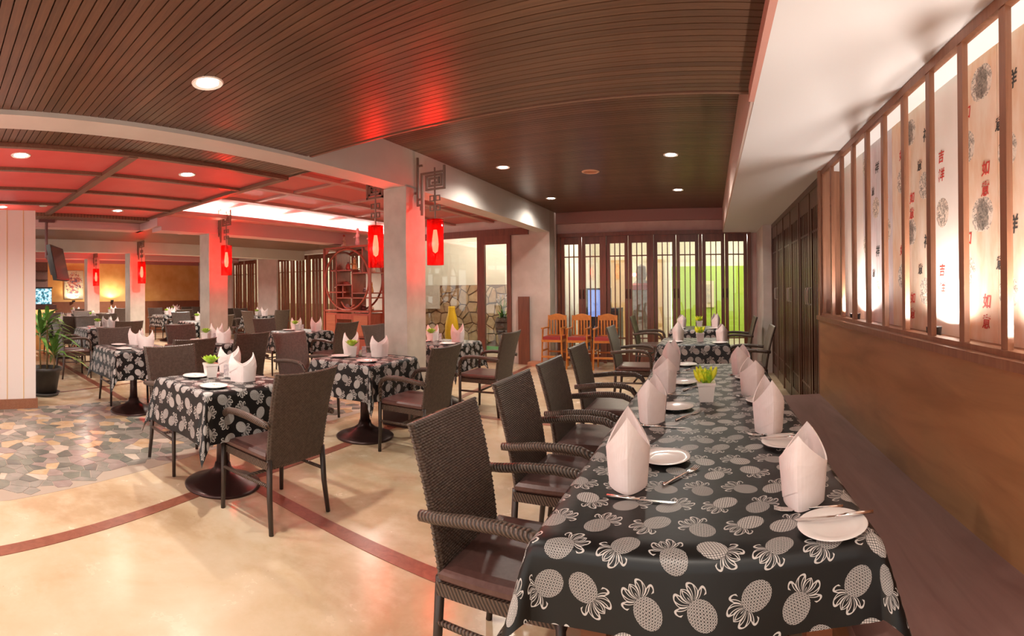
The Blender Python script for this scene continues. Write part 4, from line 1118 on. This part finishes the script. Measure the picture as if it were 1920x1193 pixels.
# ------------------------------------------------------------------ display cabinet and its figurines
cb = empty('display_cabinet', (-6.36, 7.2, 0), 0, 'carved reddish display cabinet with a round moon opening', 'cabinet')
CW, CD, CHH = .585, .20, 2.26
for sx in (-1, 1):
    for sy in (-1, 1): MB().box(sx * CW - .02, sy * CD - .02, 0, sx * CW + .02, sy * CD + .02, CHH).build('post', cabinet_m, cb)
for z in (CHH - .035, 1.0, .06): MB().box(-CW, -CD - .02, z, CW, CD + .02, z + .035).build('shelf', cabinet_m, cb)
circ = lambda y: MB().tube([(.56 * math.cos(a), y, 1.62 + .585 * math.sin(a)) for a in [2 * PI * k / 56 for k in range(56)]], .021, 6, True)
circ(-CD).build('moon_ring', cabinet_m, cb, True); circ(CD).build('moon_ring', cabinet_m, cb, True)
for x0, x1, z in ((-.42, .16, 1.80), (.12, .60, 1.74), (-.55, -.02, 1.38), (-.30, .12, 1.52), (-.28, .55, 1.27), (.14, .56, 1.36)):
    MB().box(x0, -CD, z - .011, x1, CD, z + .011).build('shelf', cabinet_m, cb)
for x, z0, z1 in ((-.27, 1.03, 2.2), (.14, 1.03, 1.80), (-.10, 1.27, 1.52), (.40, 1.74, 2.22)):
    MB().box(x - .012, -CD, z0, x + .012, CD, z1).build('divider', cabinet_m, cb)
for sx in (-1, 1):
    MB().prism([(sx * CW, 0), (sx * (CW - .14), 0), (sx * (CW - .11), -.05), (sx * (CW - .04), -.07), (sx * CW, -.16)] if sx < 0 else [(sx * CW, 0), (sx * CW, -.16), (sx * (CW - .04), -.07), (sx * (CW - .11), -.05), (sx * (CW - .14), 0)], -.01, .01).v
    m = MB().prism([(CW * sx, 2.22), ((CW - .13) * sx, 2.22), ((CW - .10) * sx, 2.16), ((CW - .03) * sx, 2.13), (CW * sx, 2.02)], -.008, .008); m.v = [(x, -CD + z, y) for x, y, z in m.v]; m.build('corner_fret', cabinet_m, cb)
m = MB().tube([(-.14, -CD, 1.20), (-.06, -CD, 1.10), (.02, -CD, 1.06), (.10, -CD, 1.08), (.2, -CD, 1.14)], .014, 6); m.build('lower_scroll', cabinet_m, cb)
for x0, x1 in ((-.56, -.26), (.16, .56)):
    dr = MB().box(x0, -CD - .005, .52, x1, CD, .98).build('cupboard', cabinet_m, cb); MB().box(x0 + .03, -CD - .018, .56, x1 - .03, -CD - .004, .94).build('door_panel', wood('rosewood_panel', (.33, .09, .045), (.46, .14, .07), .35), dr)
MB().box(-.26, -CD, .86, .16, -CD + .02, .97).build('apron', cabinet_m, cb)
MB().box(-.56, -CD, .10, .56, CD, .50).build('lower_case', cabinet_m, cb)
fig_cols = [mat('figure_' + n, c, .35, var=v, scale=25) for n, c, v in (('amber', (.62, .24, .06), (.75, .42, .15)), ('red', (.45, .05, .04), (.55, .12, .08)), ('pink', (.75, .48, .52), (.88, .74, .74)), ('ivory', (.78, .62, .48), (.60, .36, .22)), ('dark', (.06, .03, .04), (.3, .12, .1)))]
profs = [[(0, 0), (.45, 0), (.5, .12), (.38, .3), (.30, .5), (.2, .6), (.26, .7), (.24, .85), (.12, .95), (0, 1)], [(0, 0), (.35, 0), (.42, .2), (.3, .45), (.34, .6), (.18, .72), (.22, .82), (.16, .95), (0, 1)], [(0, 0), (.5, 0), (.55, .35), (.45, .65), (.25, .8), (.2, .9), (.24, 1), (0, 1)]]
def figurine(x, y, z, h, w, p, col, label, arms=True):
    t = empty('figurine', (x, y, z), 0, label, 'figurine', 'figurines in the display cabinet')
    MB().lathe([(r_ * w, q * h) for r_, q in profs[p]], 14, sy=.8).build('body', fig_cols[col], t, True)
    MB().lathe([(0, h * .80), (w * .22, h * .84), (w * .26, h * .92), (w * .15, h), (0, h * 1.02)], 12).build('head', fig_cols[(col + 3) % 5 if col != 2 else 2], t, True)
    if arms: MB().tube([(-w * .3, -.01, h * .55), (-w * .5, -w * .3, h * .48), (-w * .1, -w * .45, h * .5)], w * .1, 6).tube([(w * .3, -.01, h * .55), (w * .5, -w * .3, h * .5), (w * .15, -w * .45, h * .52)], w * .1, 6).build('sleeves', fig_cols[col], t, True)
X_, Y_ = -6.36, 7.2
for x, z, h, w, p, c_i, lab in ((-.27, 2.262, .26, .13, 1, 3, 'black and ivory figurine on top of the cabinet, left'), (.10, 2.262, .36, .13, 1, 2, 'tall pink figurine on top of the cabinet, middle'), (.46, 2.262, .26, .16, 0, 2, 'seated pink and red figurine on top of the cabinet, right'),
                                (-.36, 1.811, .2, .09, 1, 0, 'amber figurine on the upper left shelf'), (-.15, 1.811, .16, .1, 2, 1, 'dark red jar on the upper shelf'), (.02, 1.811, .24, .13, 0, 0, 'golden seated figurine on the upper shelf'), (.26, 1.751, .2, .12, 2, 4, 'dark vase on the upper right shelf'), (.49, 1.751, .26, .1, 0, 3, 'ivory figurine at the upper right corner'),
                                (-.42, 1.391, .18, .12, 0, 3, 'ivory figurine on the left middle shelf'), (-.20, 1.531, .07, .14, 2, 1, 'low red dish on the small shelf'), (-.20, 1.281, .11, .07, 1, 0, 'left small amber figurine on the central shelf'), (-.04, 1.281, .10, .07, 1, 3, 'middle small figurine on the central shelf'), (.07, 1.281, .14, .12, 0, 0, 'plump amber figurine on the central shelf'), (.27, 1.371, .09, .07, 2, 4, 'small dark cup on the right middle shelf'),
                                (.44, 1.371, .2, .09, 0, 0, 'amber figurine on the right middle shelf'), (-.38, 1.036, .1, .16, 2, 3, 'pale bowl on the bottom left shelf'), (-.19, 1.036, .11, .12, 2, 2, 'pink round jar on the bottom shelf'), (.03, 1.036, .17, .08, 1, 2, 'slim pink figurine on the bottom shelf'), (.24, 1.036, .1, .12, 2, 4, 'dark teapot on the bottom right shelf'), (.42, 1.036, .09, .12, 2, 3, 'white cup on the bottom right shelf')):
    figurine(X_ + x, Y_ + .02, z, h, w, p, c_i, lab, p != 2)

# ------------------------------------------------------------------ plants and vases
pp = empty('potted_dracaena', (-6.62, 1.50, 0), 0, 'leafy dracaena in a black plastic pot beside the white panel', 'potted plant')
MB().lathe([(0, .03), (.15, .03), (.205, .34), (.225, .34), (.228, .38), (.205, .38), (.19, .34), (0, .33)], 32).build('pot', black_pot_m, pp, True)
MB().lathe([(0, 0), (.17, 0), (.20, .045), (.19, .045), (.165, .012), (0, .012)], 32).build('saucer', black_pot_m, pp, True)
MB().lathe([(0, .335), (.19, .335), (.19, .342), (0, .35)], 24).build('soil', mat('potting_soil', (.06, .04, .03), .95, bump=.6, scale=40), pp)
rnd = random.Random(21)
for sx, sy, hz, n, ln in ((-.03, -.06, .86, 20, .66), (.05, .09, .60, 18, .58), (0, .02, 1.02, 9, .44)):
    MB().tube([(sx, sy, .33), (sx * 1.4, sy * 1.2, hz * .7), (sx * 1.2, sy * 1.1, hz)], .012, 8).build('stem', mat('plant_stem', (.25, .18, .08), .7), pp, True)
    for k in range(n):
        a = -.35 + 2.399 * k % 3.9 + rnd.random() * .4; el = 1.35 - 1.1 * (k / n); L_ = ln * (.7 + .5 * rnd.random())
        d = Vector((math.cos(a), math.sin(a), 0)); pts = []
        for q in (0, .15, .35, .55, .78, 1):
            pts.append(Vector((sx * 1.2, sy * 1.1, hz - .1 * k / n)) + d * (L_ * q * math.cos(el) + .12 * q * q * L_) + Vector((0, 0, L_ * (q * math.sin(el) - .62 * q * q * (1.3 - .5 * math.sin(el))))))
        MB().strip(pts, Vector((-d.y, d.x, 0)), [.008, .022, .031, .028, .019, .001]).build('leaf', leaf_green_m, pp, True)
vs = empty('yellow_vase', (-6.02, 10.4, 0), 0, 'tall ribbed yellow vase against the stone wall', 'vase')
MB().lathe([(0, .02), (.12, .02)] + [(.13 + .06 * math.sin(PI * min(1, q * 1.15)) - .05 * q + (.004 if i % 2 else 0), .02 + .99 * q) for i, q in enumerate([k / 36 for k in range(37)])] + [(.05, 1.01), (0, .98)], 28).build('body', mat('yellow_glaze', (.85, .52, .02), .35), vs, True)
MB().lathe([(0, 0), (.11, 0), (.12, .03), (0, .03)], 24).build('foot', black_m, vs)
br = empty('barrel_planter', (-4.42, 9.85, 0), 0, 'wooden barrel planter with pale lilies on an iron stand', 'planter')
MB().lathe([(0, .42), (.12, .42), (.165, .58), (.16, .74), (.135, .80), (.12, .80), (.12, .76), (0, .76)], 24).build('barrel', wood('barrel_wood', (.10, .07, .06), (.20, .14, .12), .6), br)
for z, r_ in ((.48, .148), (.68, .168)): MB().lathe([(r_ - .006, z), (r_, z), (r_, z + .03), (r_ - .006, z + .03)], 24).build('hoop', iron_m, br)
for a in (.3, 2.4, 4.5): MB().tube([(.17 * math.cos(a), .17 * math.sin(a), 0), (.13 * math.cos(a), .13 * math.sin(a), .25), (.15 * math.cos(a), .15 * math.sin(a), .46)], .011, 6).build('stand_leg', iron_m, br)
for k in range(30):
    a = rnd.random() * 6.28; el = .4 + rnd.random() * .9; d = Vector((math.cos(a), math.sin(a), 0)); L_ = .2 + .14 * rnd.random()
    MB().strip([Vector((0, 0, .78)) + d * (L_ * q * math.cos(el)) + Vector((0, 0, L_ * q * math.sin(el) - .1 * q * q)) for q in (0, .3, .7, 1)], Vector((-d.y, d.x, 0)), [.01, .025, .02, .002]).build('leaf', leaf_green_m, br, True)
for k in range(6):
    a = k * 1.1; p = Vector((.1 * math.cos(a), .06 * math.sin(a), 1.12 + .05 * (k % 3)))
    MB().tube([(0, 0, .8), p], .006, 5).build('stalk', leaf_green_m, br)
    MB().lathe([(.006, 0), (.02, .04), (.045, .08), (.05, .085), (.02, .05), (0, .03)], 10).build('lily', mat('lily_petal', (.88, .78, .80), .5), br, True, tuple(p))
